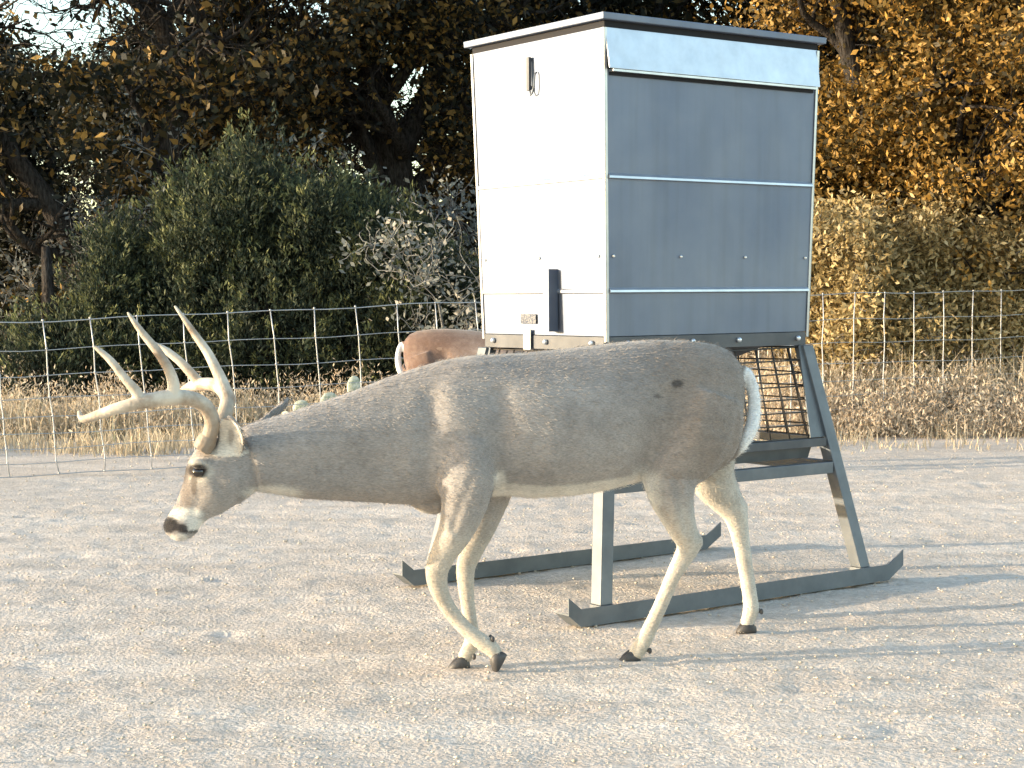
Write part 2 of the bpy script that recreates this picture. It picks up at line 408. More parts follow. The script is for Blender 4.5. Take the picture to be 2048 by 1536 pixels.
# central oak with curved trunk
b0 = P0(800, 19.5)
tB = make_tree('oak_tree', 'black-trunked live oak bending up to the left beside the feeder, its crown flecked with gold', 'tree', b0,
    [(loc_pts(b0, [(815, 790, 18), (820, 600, 18), (805, 430, 18), (790, 320, 18), (755, 220, 17.9), (735, 120, 17.8), (745, 0, 17.6), (730, -150, 17.4)], 1.5), [0.24, 0.22, 0.2, 0.18, 0.16, 0.14, 0.12, 0.08]),
     (loc_pts(b0, [(790, 320, 18), (850, 200, 18.2), (900, 90, 18.3), (930, -60, 18.4)], 1.5), [0.16, 0.13, 0.11, 0.08]),
     (loc_pts(b0, [(755, 220, 17.9), (640, 170, 17.3), (540, 150, 16.8), (470, 100, 16.6)], 1.5), [0.12, 0.09, 0.07, 0.04])],
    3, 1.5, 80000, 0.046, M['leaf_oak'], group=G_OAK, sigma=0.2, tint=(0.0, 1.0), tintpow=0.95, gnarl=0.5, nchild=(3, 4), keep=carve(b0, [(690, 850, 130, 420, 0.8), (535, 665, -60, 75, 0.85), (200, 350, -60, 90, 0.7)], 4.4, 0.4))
# dense dark oak behind the feeder
b0 = P0(1080, 22.5)
tC = make_tree('oak_tree', 'dense dark oak standing straight behind the feeder', 'tree', b0,
    [(loc_pts(b0, [(1080, 780, 20.5), (1070, 500, 20.5), (1040, 300, 20.4), (1000, 100, 20.3), (990, -100, 20.2)], 2.0), [0.26, 0.24, 0.2, 0.16, 0.1]),
     (loc_pts(b0, [(1070, 500, 20.5), (1200, 250, 20.6), (1300, 50, 20.6), (1350, -100, 20.6)], 2.0), [0.18, 0.15, 0.11, 0.07])],
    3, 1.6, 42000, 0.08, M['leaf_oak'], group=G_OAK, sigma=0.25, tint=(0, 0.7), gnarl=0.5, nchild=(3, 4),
    fill=[((-0.8, 0, 1.8), (1.5, 1.0, 1.8), 9000), ((0.9, 0, 1.6), (1.5, 1.0, 1.6), 9000)])
# golden oak on the right
b0 = P0(1830, 16.1)
tD = make_tree('oak_tree', 'sunlit golden-brown oak filling the space right of the feeder, leaves down to the grass', 'tree', b0,
    [(loc_pts(b0, [(1830, 760, 17.5), (1825, 560, 17.6), (1780, 400, 17.6), (1740, 250, 17.6), (1700, 120, 17.5), (1660, -60, 17.4)], -1.4), [0.17, 0.15, 0.13, 0.11, 0.09, 0.06]),
     (loc_pts(b0, [(1825, 560, 17.6), (1920, 400, 17.3), (1975, 270, 17.0), (2040, 210, 16.8), (2130, 160, 16.7)], -1.4), [0.13, 0.10, 0.085, 0.07, 0.05]),
     (loc_pts(b0, [(1920, 400, 17.3), (1960, 200, 17.5), (1990, 80, 17.6), (1930, -60, 17.6)], -1.4), [0.09, 0.08, 0.07, 0.05])],
    3, 1.35, 120000, 0.036, M['leaf_gold'], group=G_OAK, sigma=0.13, keep=carve(b0, [(1900, 2060, 190, 320, 0.7), (1930, 1975, 280, 430, 0.6), (1640, 1760, 70, 125, 0.6)]), tint=(0.0, 1.0), tintpow=1.1, gnarl=0.5, nchild=(3, 4),
    fill=[((-0.6, -0.3, 0.9), (0.9, 0.7, 0.9), 15000), ((0.6, -0.4, 0.8), (1.2, 0.7, 0.8), 18000), ((-0.3, 0, 2.3), (1.4, 0.8, 1.0), 20000), ((1.2, -0.2, 2.3), (1.0, 0.8, 1.2), 15000)])
copy_tree(tC, P0(560, 27), 1.2, 'small dark oak deep in the wood, seen over the top of the cedar', 0.7)
copy_tree(tC, P0(60, 29), 2.9, 'small dark oak deep in the wood at the left, behind the leaning trunk', 0.68)
copy_tree(tC, P0(300, 26), 5.2, 'dark oak deep in the wood above the left shoulder of the cedar', 0.66)
copy_tree(tB, P0(1500, 25), 2.2, 'dark oak deep in the wood, hidden behind the right half of the feeder', 1.1)
copy_tree(tD, P0(2200, 18.5), 2.0, 'golden oak at the right edge behind the first golden oak', 1.1)
copy_tree(tC, P0(1850, 26), 4.0, 'tall dark oak rising behind the golden oak', 1.15)
# the wood goes on left of the frame; unseen oaks added to shade the cedar
copy_tree(tC, Vector((-9.0, 18.0, 0)), 0.5, 'unseen dark oak added just outside the picture on the left for its shade', 0.8)
copy_tree(tB, Vector((-12.5, 21.5, 0)), 4.5, 'unseen dark oak added farther left outside the picture for its shade', 0.9)
# --- cedar: a big juniper made of upswept sprays
def cedar(name, label, base, lobes, n, group=None, h=0.16):
    root = empty(name, base, label, 'shrub', group)
    mb = MB(); mb.tube([(0, 0, 0), (0.05, 0, 0.8), (0.0, 0.05, 1.6)], [0.10, 0.08, 0.04], 8)
    for i in range(26):
        a = random.uniform(0, 6.28); z = random.uniform(0.2, 1.3); l = lobes[random.randrange(len(lobes))]
        e = Vector(l[0]) * random.uniform(0.7, 1.0)
        mb.tube([(0, 0, z), (e.x * .5, e.y * .5, z + (e.z - z) * .4), (e.x + random.uniform(-.2, .2), e.y + random.uniform(-.2, .2), e.z)], [0.04, 0.025, 0.008], 5)
    mb.build('trunk', M['bark'], root, True)
    Ps = []; Ts = []; Ds = []
    tot = sum(l[2] for l in lobes)
    for (c, rr, wt) in lobes:
        cnt = int(n * wt / tot); ns = max(20, cnt // 46)
        u = rng.normal(size=(ns, 3)); u /= np.linalg.norm(u, axis=1)[:, None]
        sc_ = np.array(c) + u * (0.55 + 0.62 * rng.random((ns, 1)) ** 0.9) * np.array(rr)
        dr = u * 0.5 + np.array([0, 0, 1.0]) + rng.normal(size=(ns, 3)) * 0.25; dr /= np.linalg.norm(dr, axis=1)[:, None]
        j = rng.integers(0, ns, cnt); f = rng.random(cnt); ln = (0.14 + 0.34 * rng.random(ns) ** 1.5)[j]
        rad = (1 - f) * 0.07 + 0.012
        P = sc_[j] + dr[j] * (f * ln)[:, None] + rng.normal(size=(cnt, 3)) * rad[:, None]
        Ps.append(P); Ts.append(np.clip(f * 0.75 + rng.random(ns)[j] * 0.5 - 0.2, 0, 1)); Ds.append(dr[j])
    P = np.concatenate(Ps); T = np.concatenate(Ts); D = np.concatenate(Ds)
    mk = P[:, 2] > 0.02; P, T, D = P[mk], T[mk], D[mk]; k = len(P)
    d = D + rng.normal(size=(k, 3)) * 0.45; d /= np.linalg.norm(d, axis=1)[:, None]
    e = rng.normal(size=(k, 3)); e -= d * (e * d).sum(1)[:, None]; e /= np.linalg.norm(e, axis=1)[:, None]
    s = 0.017 * (0.6 + 0.8 * rng.random(k)); d *= (s * 1.5)[:, None]; e *= (s * 0.42)[:, None]
    V = np.stack([P - d, P + e, P + d, P - e], 1).reshape(-1, 3)
    me = arr_mesh('crown', V, np.arange(k * 4).reshape(k, 4)); face_attr(me, 'tint', T)
    tag(link('crown', me, M['leaf_cedar'], root), kind='stuff')
    return root
G_CED = 'cedars behind the wire fence'
cb = P0(540, 15.8)
lob = [((-0.95, 0, 0.55), (0.75, 0.6, 0.6), 1.2), ((0.0, -0.1, 0.8), (0.9, 0.7, 0.8), 1.4), ((0.95, 0, 0.6), (0.7, 0.6, 0.65), 1.2), ((-0.35, 0.1, 1.55), (0.7, 0.6, 0.65), 1.0), ((0.5, 0.1, 1.4), (0.6, 0.55, 0.6), 0.9)]
for i in range(34):       # ragged shoots break the outline
    a = random.uniform(0, math.pi); q = random.uniform(0.75, 1.15)
    lob.append(((math.cos(a) * 1.55 * q, random.uniform(-0.6, 0.3), 0.5 + math.sin(a) * 1.45 * q), (random.uniform(.12, .3),) * 2 + (random.uniform(.2, .42),), 0.22))
cedar('cedar_bush', 'broad green cedar bush with yellow-tipped sprays behind the left fence', cb, lob, 290000)
cedar('cedar_bush', 'low dark cedar bush between the big cedar and the feeder', P0(860, 16.4),
      [((0, 0, 0.5), (0.6, 0.5, 0.55), 1), ((0.2, 0, 0.95), (0.45, 0.4, 0.4), 0.6)], 26000)
cedar('cedar_bush', 'low cedar bush at the left edge below the leaning trunk', P0(90, 15.6),
      [((0, 0, 0.35), (0.75, 0.5, 0.45), 1), ((0.4, 0, 0.6), (0.5, 0.4, 0.4), 0.6)], 26000)
M['leaf_pale'] = leaf_mat('pale_golden_leaves', [(0, (0.06, 0.05, 0.025)), (0.25, (0.26, 0.19, 0.08)), (0.65, (0.52, 0.40, 0.19)), (1, (0.68, 0.57, 0.36))], 0.3)
for (lab, q, hg, nf) in (('pale golden brushy shrub right beside the feeder, in front of the golden oak', P0(1720, 14.9), 1.95, 52000), ('pale golden brushy shrub near the right edge, in front of the golden oak', P0(1930, 14.9), 1.85, 56000)):
    tr = []
    for i in range(6):
        a = random.uniform(0, 6.28); x, y = math.cos(a) * 0.2, math.sin(a) * 0.15
        tr.append(([(x, y, 0), (x * 2, y * 1.5, hg * 0.25), (x * 3.2, y * 2, hg * 0.5)], [0.03, 0.02, 0.013]))
    make_tree('brushy_shrub', lab, 'shrub', q, tr, 2, hg * 0.35, nf, 0.026, M['leaf_pale'], M['twig'], 'pale shrubs in front of the golden oak', sigma=0.1, gnarl=0.6, upb=0.2, tint=(0, 1), elong=2.2,
        fill=[((0, 0, hg * 0.35), (0.75, 0.4, hg * 0.35), 14000)])
cedar('cedar_bush', 'dark green low bush behind the fence at the right edge', P0(2000, 17.0),
      [((0, -0.6, 0.45), (0.7, 0.4, 0.5), 1), ((-0.5, -0.6, 0.3), (0.5, 0.4, 0.35), 0.6)], 22000)
# --- grey lichened shrubs with bare twigs
def grey_shrub(label, base, hgt, n, leaves=2500):
    tr = []
    for i in range(n):
        a = random.uniform(0, 6.28); x, y = math.cos(a) * 0.12, math.sin(a) * 0.12; s = random.uniform(0.7, 1.0) * hgt
        tr.append(([(x, y, 0), (x * 2.2, y * 2.2, s * 0.3), (x * 3 + random.uniform(-.15, .15), y * 3, s * 0.6)], [0.022, 0.017, 0.012]))
    return make_tree('bare_shrub', label, 'shrub', base, tr, 2, hgt * 0.38, leaves, 0.03, M['leaf_grey'], M['twig'], 'grey twiggy shrubs', sigma=0.08, gnarl=0.7, nchild=(3, 5), upb=0.25)
g1 = grey_shrub('pale grey twiggy shrub tight against the left side of the feeder', P0(925, 15.2), 2.0, 5, 5200)
g2 = grey_shrub('pale grey twiggy shrub standing over the left shoulder of the cedar', P0(330, 16.9), 2.6, 5, 5200)
copy_tree(g1, P0(620, 16.9), 2.0, 'grey twiggy shrub poking out above the top of the cedar', 1.25)
copy_tree(g1, P0(180, 17.3), 3.0, 'grey twiggy shrub at the left, beyond the leaning trunk', 1.0)
copy_tree(g1, P0(1790, 15.6), 4.0, 'low pale dead shrub in front of the golden oak', 0.5)

# --- dry grass and low brush
def grass(name, label, n, xr, yr, hr, mat_, wd=0.006, clump=60, seed=0, tintr=(0, 1), skew=None):
    nc = max(1, n // clump)
    cx = rng.uniform(*xr, nc); cy = rng.uniform(*yr, nc); ch = rng.uniform(0.5, 1.0, nc)
    j = rng.integers(0, nc, n)
    X = cx[j] + rng.normal(size=n) * 0.11; Y = cy[j] + rng.normal(size=n) * 0.11
    if skew: Y = Y + skew(X)
    h = (hr[0] + (hr[1] - hr[0]) * rng.random(n) ** 1.5) * ch[j]
    V, Fc, T = blades(n, X, Y, np.full(n, -0.02), h, wd * (0.6 + 0.8 * rng.random(n)), tintr[0] + (tintr[1] - tintr[0]) * np.clip(rng.random(n) * 0.7 + rng.random(nc)[j] * 0.3, 0, 1), 0.7)
    me = arr_mesh(name, V, Fc); face_attr(me, 'tint', T)
    return tag(link(name, me, mat_), label, 'grass', kind='stuff')
M['brush'] = leaf_mat('dry_brush_flecks', [(0, (0.30, 0.23, 0.16)), (0.3, (0.52, 0.42, 0.31)), (0.75, (0.72, 0.61, 0.47)), (1, (0.80, 0.71, 0.57))], 0.4, 0.85)
def brush(name, label, n, xr, yr, hmax, mat_):
    nc = n // 90; cx_ = rng.uniform(*xr, nc); cy_ = yr[0] + (yr[1] - yr[0]) * rng.random(nc); depth_ = (cy_ - yr[0]) / (yr[1] - yr[0])
    cz_ = rng.random(nc) * hmax * (0.25 + 0.75 * depth_) * (0.75 + 0.5 * rng.random(nc)); j = rng.integers(0, nc, n)
    P = np.stack([cx_[j], cy_[j], cz_[j]], -1) + rng.normal(size=(n, 3)) * np.array([0.11, 0.11, 0.07]); tn = np.clip(rng.random(n) * 0.7 + rng.random(nc)[j] * 0.3, 0, 1)
    mk = P[:, 2] > 0.0; V, Fc = leaf_quads(P[mk], 0.013, 0.5, 3.2); me = arr_mesh(name, V, Fc); face_attr(me, 'tint', tn[mk])
    return tag(link(name, me, mat_), label, 'brush', kind='stuff')
grass('dry_grass', 'tall dry straw-coloured grass along the foot of the cedars', 26000, (-6.5, 1.6), (13.6, 15.2), (0.12, 0.42), M['grass_dry'])
grass('dry_grass', 'thick pinkish dry grass and brush in front of the golden oak', 60000, (2.0, 8.0), (13.9, 16.4), (0.15, 0.8), M['grass_dry'], 0.0045, 25)
brush('dry_brush', 'fine pinkish dry brush and seed heads mounded in front of the golden oak', 170000, (2.0, 8.5), (13.2, 15.6), 0.85, M['brush'])
brush('dry_brush', 'pale low weeds and cactus scrub along the foot of the cedars', 45000, (-6, 1.6), (13.5, 15.0), 0.42, M['brush'])
grass('dry_grass', 'short dead grass at the edge of the clearing on the right', 14000, (2.3, 7.0), (13.2, 14.6), (0.05, 0.28), M['grass_dry'], 0.005)
grass('dry_grass', 'sparse short dead tufts at the ragged edge of the gravel', 5200, (-7, 8), (12.1, 13.9), (0.03, 0.16), M['grass_dry'], 0.004, 22)
grass('dry_grass', 'pale straw grass thinning out below the left fence', 9000, (-7, -0.8), (12.3, 14.0), (0.05, 0.24), M['grass_dry'], 0.004, 30)
grass('dry_grass', 'dry grass on the floor of the wood', 22000, (-12, 12), (17, 30), (0.15, 0.5), M['grass_dry'], 0.012, 90)

# --- prickly pears behind the fence
def prickly(label, base, pads):
    root = empty('prickly_pear', base, label, 'cactus', 'prickly pears in the grass behind the fence')
    for (c, rx, rz, ang, tl) in pads:
        mb = MB(); Mx = Matrix.Rotation(ang, 3, 'Z') @ Matrix.Rotation(tl, 3, 'Y')
        mb.sphere((0, 0, 0), 1, rx, 0.016, rz, 14, 9, Mx)
        mb.build('pad', M['cactus'], root, True, loc=c)
    return root
prickly('prickly pear clump with one tall upright pad, seen over the neck of the buck', P0(690, 13.4),
        [((0.06, 0, 0.42), 0.055, 0.085, 0.2, 0.1), ((0.05, 0.02, 0.27), 0.07, 0.09, -0.3, 0.0), ((-0.13, 0, 0.30), 0.075, 0.075, 0.3, -0.2),
         ((-0.07, 0.03, 0.14), 0.08, 0.09, 0.5, -0.1), ((0.16, 0.0, 0.2), 0.065, 0.08, 0.6, 0.5), ((0.02, -0.02, 0.08), 0.08, 0.09, 0, 0)])
prickly('small round-padded prickly pear between the antlers and the cactus with the tall pad', P0(600, 13.5),
        [((0.0, 0, 0.24), 0.07, 0.07, 0.1, 0.2), ((0.03, 0.02, 0.1), 0.08, 0.09, 0.5, -0.1), ((-0.12, 0.0, 0.15), 0.06, 0.075, -0.5, -0.4)])

# ------------------------------------------------------------------ wire fence
fr = empty('wire_fence', (-3.08, 10.7, 0), 'galvanised woven field fence crossing behind the deer and the feeder', 'fence')
fo = Vector((-3.08, 10.7, 0)); fdir = Vector((7.28, 3.5, 0))
def fence_top(tt): 
    return 0.99 + 0.26 * max(0, min(tt, 0.38)) + 0.09 * max(0, tt - 0.38)
hs = [1.0, 0.82, 0.655, 0.51, 0.39, 0.285, 0.19, 0.10, 0.02]
t0, t1 = -0.55, 1.3
for k, hh in enumerate(hs):
    mb = MB(); pts = []
    for i in range(75):
        tt = t0 + (t1 - t0) * i / 74
        pts.append(fdir * tt + Vector((0, 0, fence_top(tt) * hh + 0.005 * math.sin(i * 1.3 + k) - 0.008 * abs(math.sin(i * .35)))))
    mb.tube(pts, 0.0035 if k in (0, 8) else 0.0027, 5)
    mb.build('line_wire', M['wire'], fr, True)
L = fdir.length; sp = 0.30
for i in range(int(t0 * L / sp), int(t1 * L / sp)):
    tt = (i * sp + 0.13) / L; ht = fence_top(tt); lean = 0.075 if tt < 0.5 else -0.01
    mb = MB(); pts = []
    for k, hh in enumerate(hs):
        pts.append(fdir.normalized() * (lean * (1 - hh) + random.uniform(-.006, .006)) + Vector((random.uniform(-.003, .003), random.uniform(-.004, .004) - 0.005, ht * hh)))
    mb.tube(pts, 0.0041, 5)
    for k, hh in enumerate(hs):            # the wrapped knots
        mb.sphere(pts[k], 0.008, n=5, m=4)
    mb.build('stay_wire', M['wire'], fr, True, loc=fdir * tt)

# ------------------------------------------------------------------ the feeder
TH = 0.628; cx, cy = 0.338, 6.06
Wd, Dp, ZB, ZT, SPL = 1.015, 0.765, 0.985, 2.086, 0.145
FD = empty('deer_feeder', (cx, cy, 0), 'galvanised steel box feeder on splayed legs and skids, standing behind the buck', 'feeder', rz=TH)
# local axes: x along right face, y along left face (away), z up
X_, Y_, Z_ = Vector((1, 0, 0)), Vector((0, 1, 0)), Vector((0, 0, 1))
TAP = 0.028
def off(z): return TAP * (z - ZB) / (ZT - ZB)
def ring(z, e=0.0):
    o = off(z) + e
    return [Vector((-o, -o, z)), Vector((Wd + o, -o, z)), Vector((Wd + o, Dp + o, z)), Vector((-o, Dp + o, z))]
z1, z2, z3 = 1.553, 1.148, 1.93        # sheet seams, then the lower edge of the top band
# right (front-right) face sheets, each its own panel
def sheet(name, face, za, zb, thick=0.004, inset=0.0, mat_=None, e0=0.0, e1=0.0, label=None):
    a, b_ = ring(za), ring(zb)
    i0, i1, nrm = [(0, 1, -Y_), (3, 0, -X_), (1, 2, X_), (2, 3, Y_)][face]
    p = [a[i0], a[i1], b_[i1], b_[i0]]
    d = (p[1] - p[0]).normalized()
    p[0] += d * e0; p[3] += d * e0; p[1] -= d * e1; p[2] -= d * e1
    q0 = [v - nrm * (thick + inset) for v in p]; q1 = [v - nrm * inset for v in p]
    mb = MB(); mb.hexa(q0, q1); o = mb.build(name, mat_ or M['galv'], FD, bevel=0.0012)
    if label: o['label'] = label
    return o
for f in range(4):
    sheet('side_panel', f, ZB, z2 - 0.002, inset=0.002, e0=0.006, e1=0.006)
    sheet('side_panel', f, z2 + 0.002, z1 - 0.002, inset=0.000, e0=0.006, e1=0.006)
    sheet('side_panel', f, z1 + 0.002, z3 if f == 0 else ZT - 0.012, inset=0.002, e0=0.006, e1=0.006)
# top band on the right face: proud, tilted slightly upward so that it mirrors the bright sky
a, b_ = ring(z3), ring(ZT - 0.012)
mb = MB(); p = [a[0] + X_ * .006 + Y_ * -0.022, a[1] - X_ * .006 + Y_ * -0.022, b_[1] - X_ * .006 + Y_ * 0.002, b_[0] + X_ * .006 + Y_ * 0.002]
mb.hexa([v + Y_ * 0.004 for v in p], p)
tag(mb.build('top_band', M['galv_trim'], FD, bevel=0.001), 'bright flashing strip under the lid')
mb = MB(); mb.box(a[0].lerp(a[1], .5) + Vector((0, -0.008, -0.006)), X_ * (Wd / 2), Y_ * 0.014, Z_ * 0.004); mb.build('drip_edge', M['galv_trim'], FD)
mb = MB(); mb.box(a[0].lerp(a[1], .5) + Vector((0, 0.0, -0.016)), X_ * (Wd / 2), Y_ * 0.004, Z_ * 0.006); mb.build('shadow_strip', M['gap_shade'], FD)  # dark strip painted as the shadow line below the drip edge
# rolled seams on the faces
for zz, e in ((z1, 0.011), (z2, 0.011)):
    r0 = ring(zz)
    for (i0, i1, nrm) in ((0, 1, -Y_), (3, 0, -X_), (1, 2, X_), (2, 3, Y_)):
        A, B = r0[i0], r0[i1]; c = A.lerp(B, .5); d = (B - A).normalized(); hl = (B - A).length / 2 - 0.012
        ee = e if nrm != -X_ else 0.004
        mb = MB(); pf = [(-0.002, -0.010), (ee, -0.005), (ee * 0.9, 0.003), (-0.002, 0.013)]
        q0 = [c - d * hl + nrm * n_ + Z_ * z_ for n_, z_ in pf]; q1 = [c + d * hl + nrm * n_ + Z_ * z_ for n_, z_ in pf]
        mb.hexa(q0, q1); mb.build('seam', M['galv_trim'], FD)
# corner angles
lo, hi = ring(ZB - 0.02, 0.003), ring(ZT - 0.014, 0.003)
sg = [(1, 1), (-1, 1), (-1, -1), (1, -1)]
for i in range(4):
    mb = MB(); sx, sy = sg[i]; wv = 0.013
    for ax, ay in ((X_ * sx, Y_ * sy), (Y_ * sy, X_ * sx)):
        p0 = [lo[i] + ax * 0.0, lo[i] + ax * wv, lo[i] + ax * wv + ay * 0.003, lo[i] + ay * 0.003]
        p1 = [hi[i] + ax * 0.0, hi[i] + ax * wv, hi[i] + ax * wv + ay * 0.003, hi[i] + ay * 0.003]
        mb.hexa(p0, p1)
    mb.build('corner_trim', M['galv_trim'], FD)
# lid: gap with its shadow painted near-black, shallow hipped cap with a folded rim
tp = ring(ZT, 0.0)
mb = MB(); g0, g1 = ring(ZT - 0.012, -0.004), ring(ZT + 0.012, -0.004); mb.hexa(g0, g1); mb.build('lid_gap', M['gap_shade'], FD)  # block coloured near-black as the shade beneath the lid
mb = MB(); e = 0.020; q0, q1 = ring(ZT + 0.012, e), ring(ZT + 0.036, e + 0.001)
mb.hexa(q0, q1); mb.build('lid', M['galv'], FD, bevel=0.003)
# dark bottom rail (angle frame) with bolts
rl = ring(ZB, 0.002)
for (i0, i1, nrm) in ((0, 1, -Y_), (3, 0, -X_), (1, 2, X_), (2, 3, Y_)):
    A, B = rl[i0], rl[i1]; c = A.lerp(B, .5); d = (B - A).normalized(); hl = (B - A).length / 2 - 0.016
    mb = MB(); mb.box(c - nrm * 0.004 - Z_ * 0.027, d * hl, nrm * 0.004, Z_ * 0.025)
    mb.box(c - nrm * 0.030 - Z_ * 0.005, d * hl, nrm * 0.022, Z_ * 0.003)
    mb.build('bottom_rail', M['dark_steel'], FD, bevel=0.001)
bm_ = MB(); bm_.sphere((0, 0, 0), 0.0105, n=10, m=6); bolt_me = bm_.mesh('bolt'); bolt_me.materials.append(M['bolt']); bolt_me.polygons.foreach_set('use_smooth', [True] * len(bolt_me.polygons))
sm_ = MB(); sm_.sphere((0, 0, 0), 0.0055, n=8, m=5); rivet_me = sm_.mesh('rivet'); rivet_me.materials.append(M['bolt'])
def put(name, me, p):
    o = bpy.data.objects.new(name, me); col.objects.link(o); o.parent = FD; o.location = p
for fx in (0.09, 0.40, 0.63, 0.94): put('bolt', bolt_me, Vector((Wd * fx, -0.008, ZB - 0.025)))
for fy in (0.10, 0.46, 0.90): put('bolt', bolt_me, Vector((-0.008, Dp * fy, ZB - 0.025)))
for fx in (0.025, 0.34, 0.66, 0.975): put('rivet', rivet_me, Vector((Wd * fx, -off(1.27) - 0.004, 1.272)))
for fx in (0.04, 0.5, 0.96): put('rivet', rivet_me, Vector((-off(1.27) - 0.003, Dp * fx, 1.272)))
# latch on the left face
yl = Dp * 0.53
mb = MB(); xo = -off(1.95)
mb.box((xo - 0.012, yl, 1.955), X_ * 0.006, Y_ * 0.008, Z_ * 0.062)
mb.box((xo - 0.004, yl, 2.008), X_ * 0.010, Y_ * 0.007, Z_ * 0.006); mb.box((xo - 0.004, yl, 1.905), X_ * 0.010, Y_ * 0.007, Z_ * 0.006)
mb.build('latch_bar', M['dark_steel'], FD, bevel=0.0015)
mb = MB(); mb.tube([(xo - 0.010, yl - 0.004, 1.893), (xo - 0.014, yl - 0.014, 1.875), (xo - 0.018, yl - 0.028, 1.880), (xo - 0.016, yl - 0.036, 1.905), (xo - 0.012, yl - 0.038, 1.95), (xo - 0.004, yl - 0.038, 1.958)], 0.0035, 6)
mb.build('latch_hook', M['steel'], FD, True)
# channel bracket low on the left face, casting the long dark shadow
yb = Dp * 0.385; xo = -off(1.1)
mb = MB(); mb.box((xo - 0.022, yb + 0.014, 1.115), X_ * 0.0205, Y_ * 0.0025, Z_ * 0.115); mb.box((xo - 0.0425, yb - 0.001, 1.115), X_ * 0.0025, Y_ * 0.0172, Z_ * 0.115)
mb.box((xo - 0.022, yb - 0.016, 1.115), X_ * 0.0205, Y_ * 0.0025, Z_ * 0.115)
mb.build('channel_bracket', M['galv'], FD, bevel=0.001)
mb = MB(); mb.box((-0.012, Dp * 0.60, ZB - 0.018), X_ * 0.003, Y_ * 0.022, Z_ * 0.038); mb.build('hinge_tab', M['galv_trim'], FD, bevel=0.001)
# maker's plate: faint rows of unreadable print
m, t, b = mat('printed_plate', (0.5, 0.5, 0.5), 0.6, 0.0)
tc = N(t, 'ShaderNodeTexCoord'); mp = N(t, 'ShaderNodeMapping'); mp.inputs['Scale'].default_value = (60, 160, 1)
vz = N(t, 'ShaderNodeTexNoise'); vz.inputs['Scale'].default_value = 220
rp = N(t, 'ShaderNodeValToRGB'); rp.color_ramp.elements[0].position = 0.44; rp.color_ramp.elements[1].position = 0.56
rp.color_ramp.elements[0].color = (0.05, 0.06, 0.09, 1); rp.color_ramp.elements[1].color = (0.20, 0.20, 0.20, 1)
t.links.new(tc.outputs['Object'], vz.inputs[0]); t.links.new(vz.outputs['Fac'], rp.inputs[0]); t.links.new(rp.outputs[0], b.inputs['Base Color'])
mb = MB(); mb.box((-0.0045 - off(1.05), Dp * 0.60, 1.045), X_ * 0.0008, Y_ * 0.048, Z_ * 0.018); mb.build('maker_plate', m, FD)

# legs (steel angle / square tube), splayed
def corner_out(i, s): return Vector((-s if i in (0, 3) else Wd + s, -s if i in (0, 1) else Dp + s, 0))
LEGT = []
for i in range(4):
    top = corner_out(i, -0.012) + Z_ * (ZB - 0.054); bot = corner_out(i, SPL) + Z_ * 0.062
    d = (bot - top); sx, sy = sg[i]; wl = 0.027
    a = [top + X_ * x + Y_ * y for x, y in ((-wl, -wl), (wl, -wl), (wl, wl), (-wl, wl))]
    a2 = [bot + X_ * x + Y_ * y for x, y in ((-wl, -wl), (wl, -wl), (wl, wl), (-wl, wl))]
    mb = MB(); mb.hexa(a2, a); mb.build('leg', M['steel'], FD, bevel=0.003)
    LEGT.append((top, bot))
    # gusset plates between leg and rail, on both faces
    for ax in (X_ * sx, Y_ * sy):
        out = (Y_ * -sy) if ax.x else (X_ * -sx)
        p0 = top + ax * 0.027; zc = 0.575; k = (ZB - 0.054 - zc) / (ZB - 0.054 - 0.062)
        p1 = top.lerp(bot, k) + ax * 0.027; dv = p1 - p0
        p2 = p1 + ax * (0.012 - dv.dot(ax))          # inner edge hangs straight down
        base = out * 0.012
        q = [p0, p0 + ax * 0.012, p2, p1]
        mb = MB(); mb.hexa([v + base - out * 0.0025 for v in q], [v + base + out * 0.0025 for v in q]); mb.build('gusset', M['steel'], FD)
def leg_at(i, z):
    top, bot = LEGT[i]; return bot.lerp(top, (z - bot.z) / (top.z - bot.z))
# cross rails
for zr, hz, mt in ((0.455, 0.022, 'steel'), (0.555, 0.016, 'dark_steel')):
    for i, j in ((0, 1), (1, 2), (2, 3), (3, 0)):
        A, B = leg_at(i, zr), leg_at(j, zr); d = (B - A).normalized(); c = A.lerp(B, .5); nn = d.cross(Z_)
        mb = MB(); mb.box(c, d * ((B - A).length / 2 - 0.03), nn * 0.022, Z_ * hz); mb.build('cross_rail', M[mt], FD, bevel=0.002)
# trough pan resting on the upper rails
A = [leg_at(i, 0.52) for i in range(4)]
cc = sum(A, Vector()) / 4
mb = MB(); inn = [cc + (v - cc) * 0.88 for v in A]; inn2 = [cc + (v - cc) * 0.90 + Z_ * 0.018 for v in A]; mb.hexa([v - Z_ * 0.03 for v in inn], inn2)
mb.build('trough_pan', M['steel'], FD, bevel=0.003)
# feed tube and funnel under the bin
mb = MB(); c0 = Vector((Wd / 2, Dp / 2, 0)); f0 = [c0 + Vector((x * Wd * .42, y * Dp * .42, ZB - 0.03)) for x, y in ((-1, -1), (1, -1), (1, 1), (-1, 1))]
f1 = [c0 + Vector((x * 0.09, y * 0.09, 0.80)) for x, y in ((-1, -1), (1, -1), (1, 1), (-1, 1))]; mb.hexa(f1, f0); mb.build('funnel', M['dark_steel'], FD)
mb = MB(); mb.tube([c0 + Z_ * 0.80, c0 + Z_ * 0.56], 0.075, 16); mb.build('feed_tube', M['galv'], FD, True)
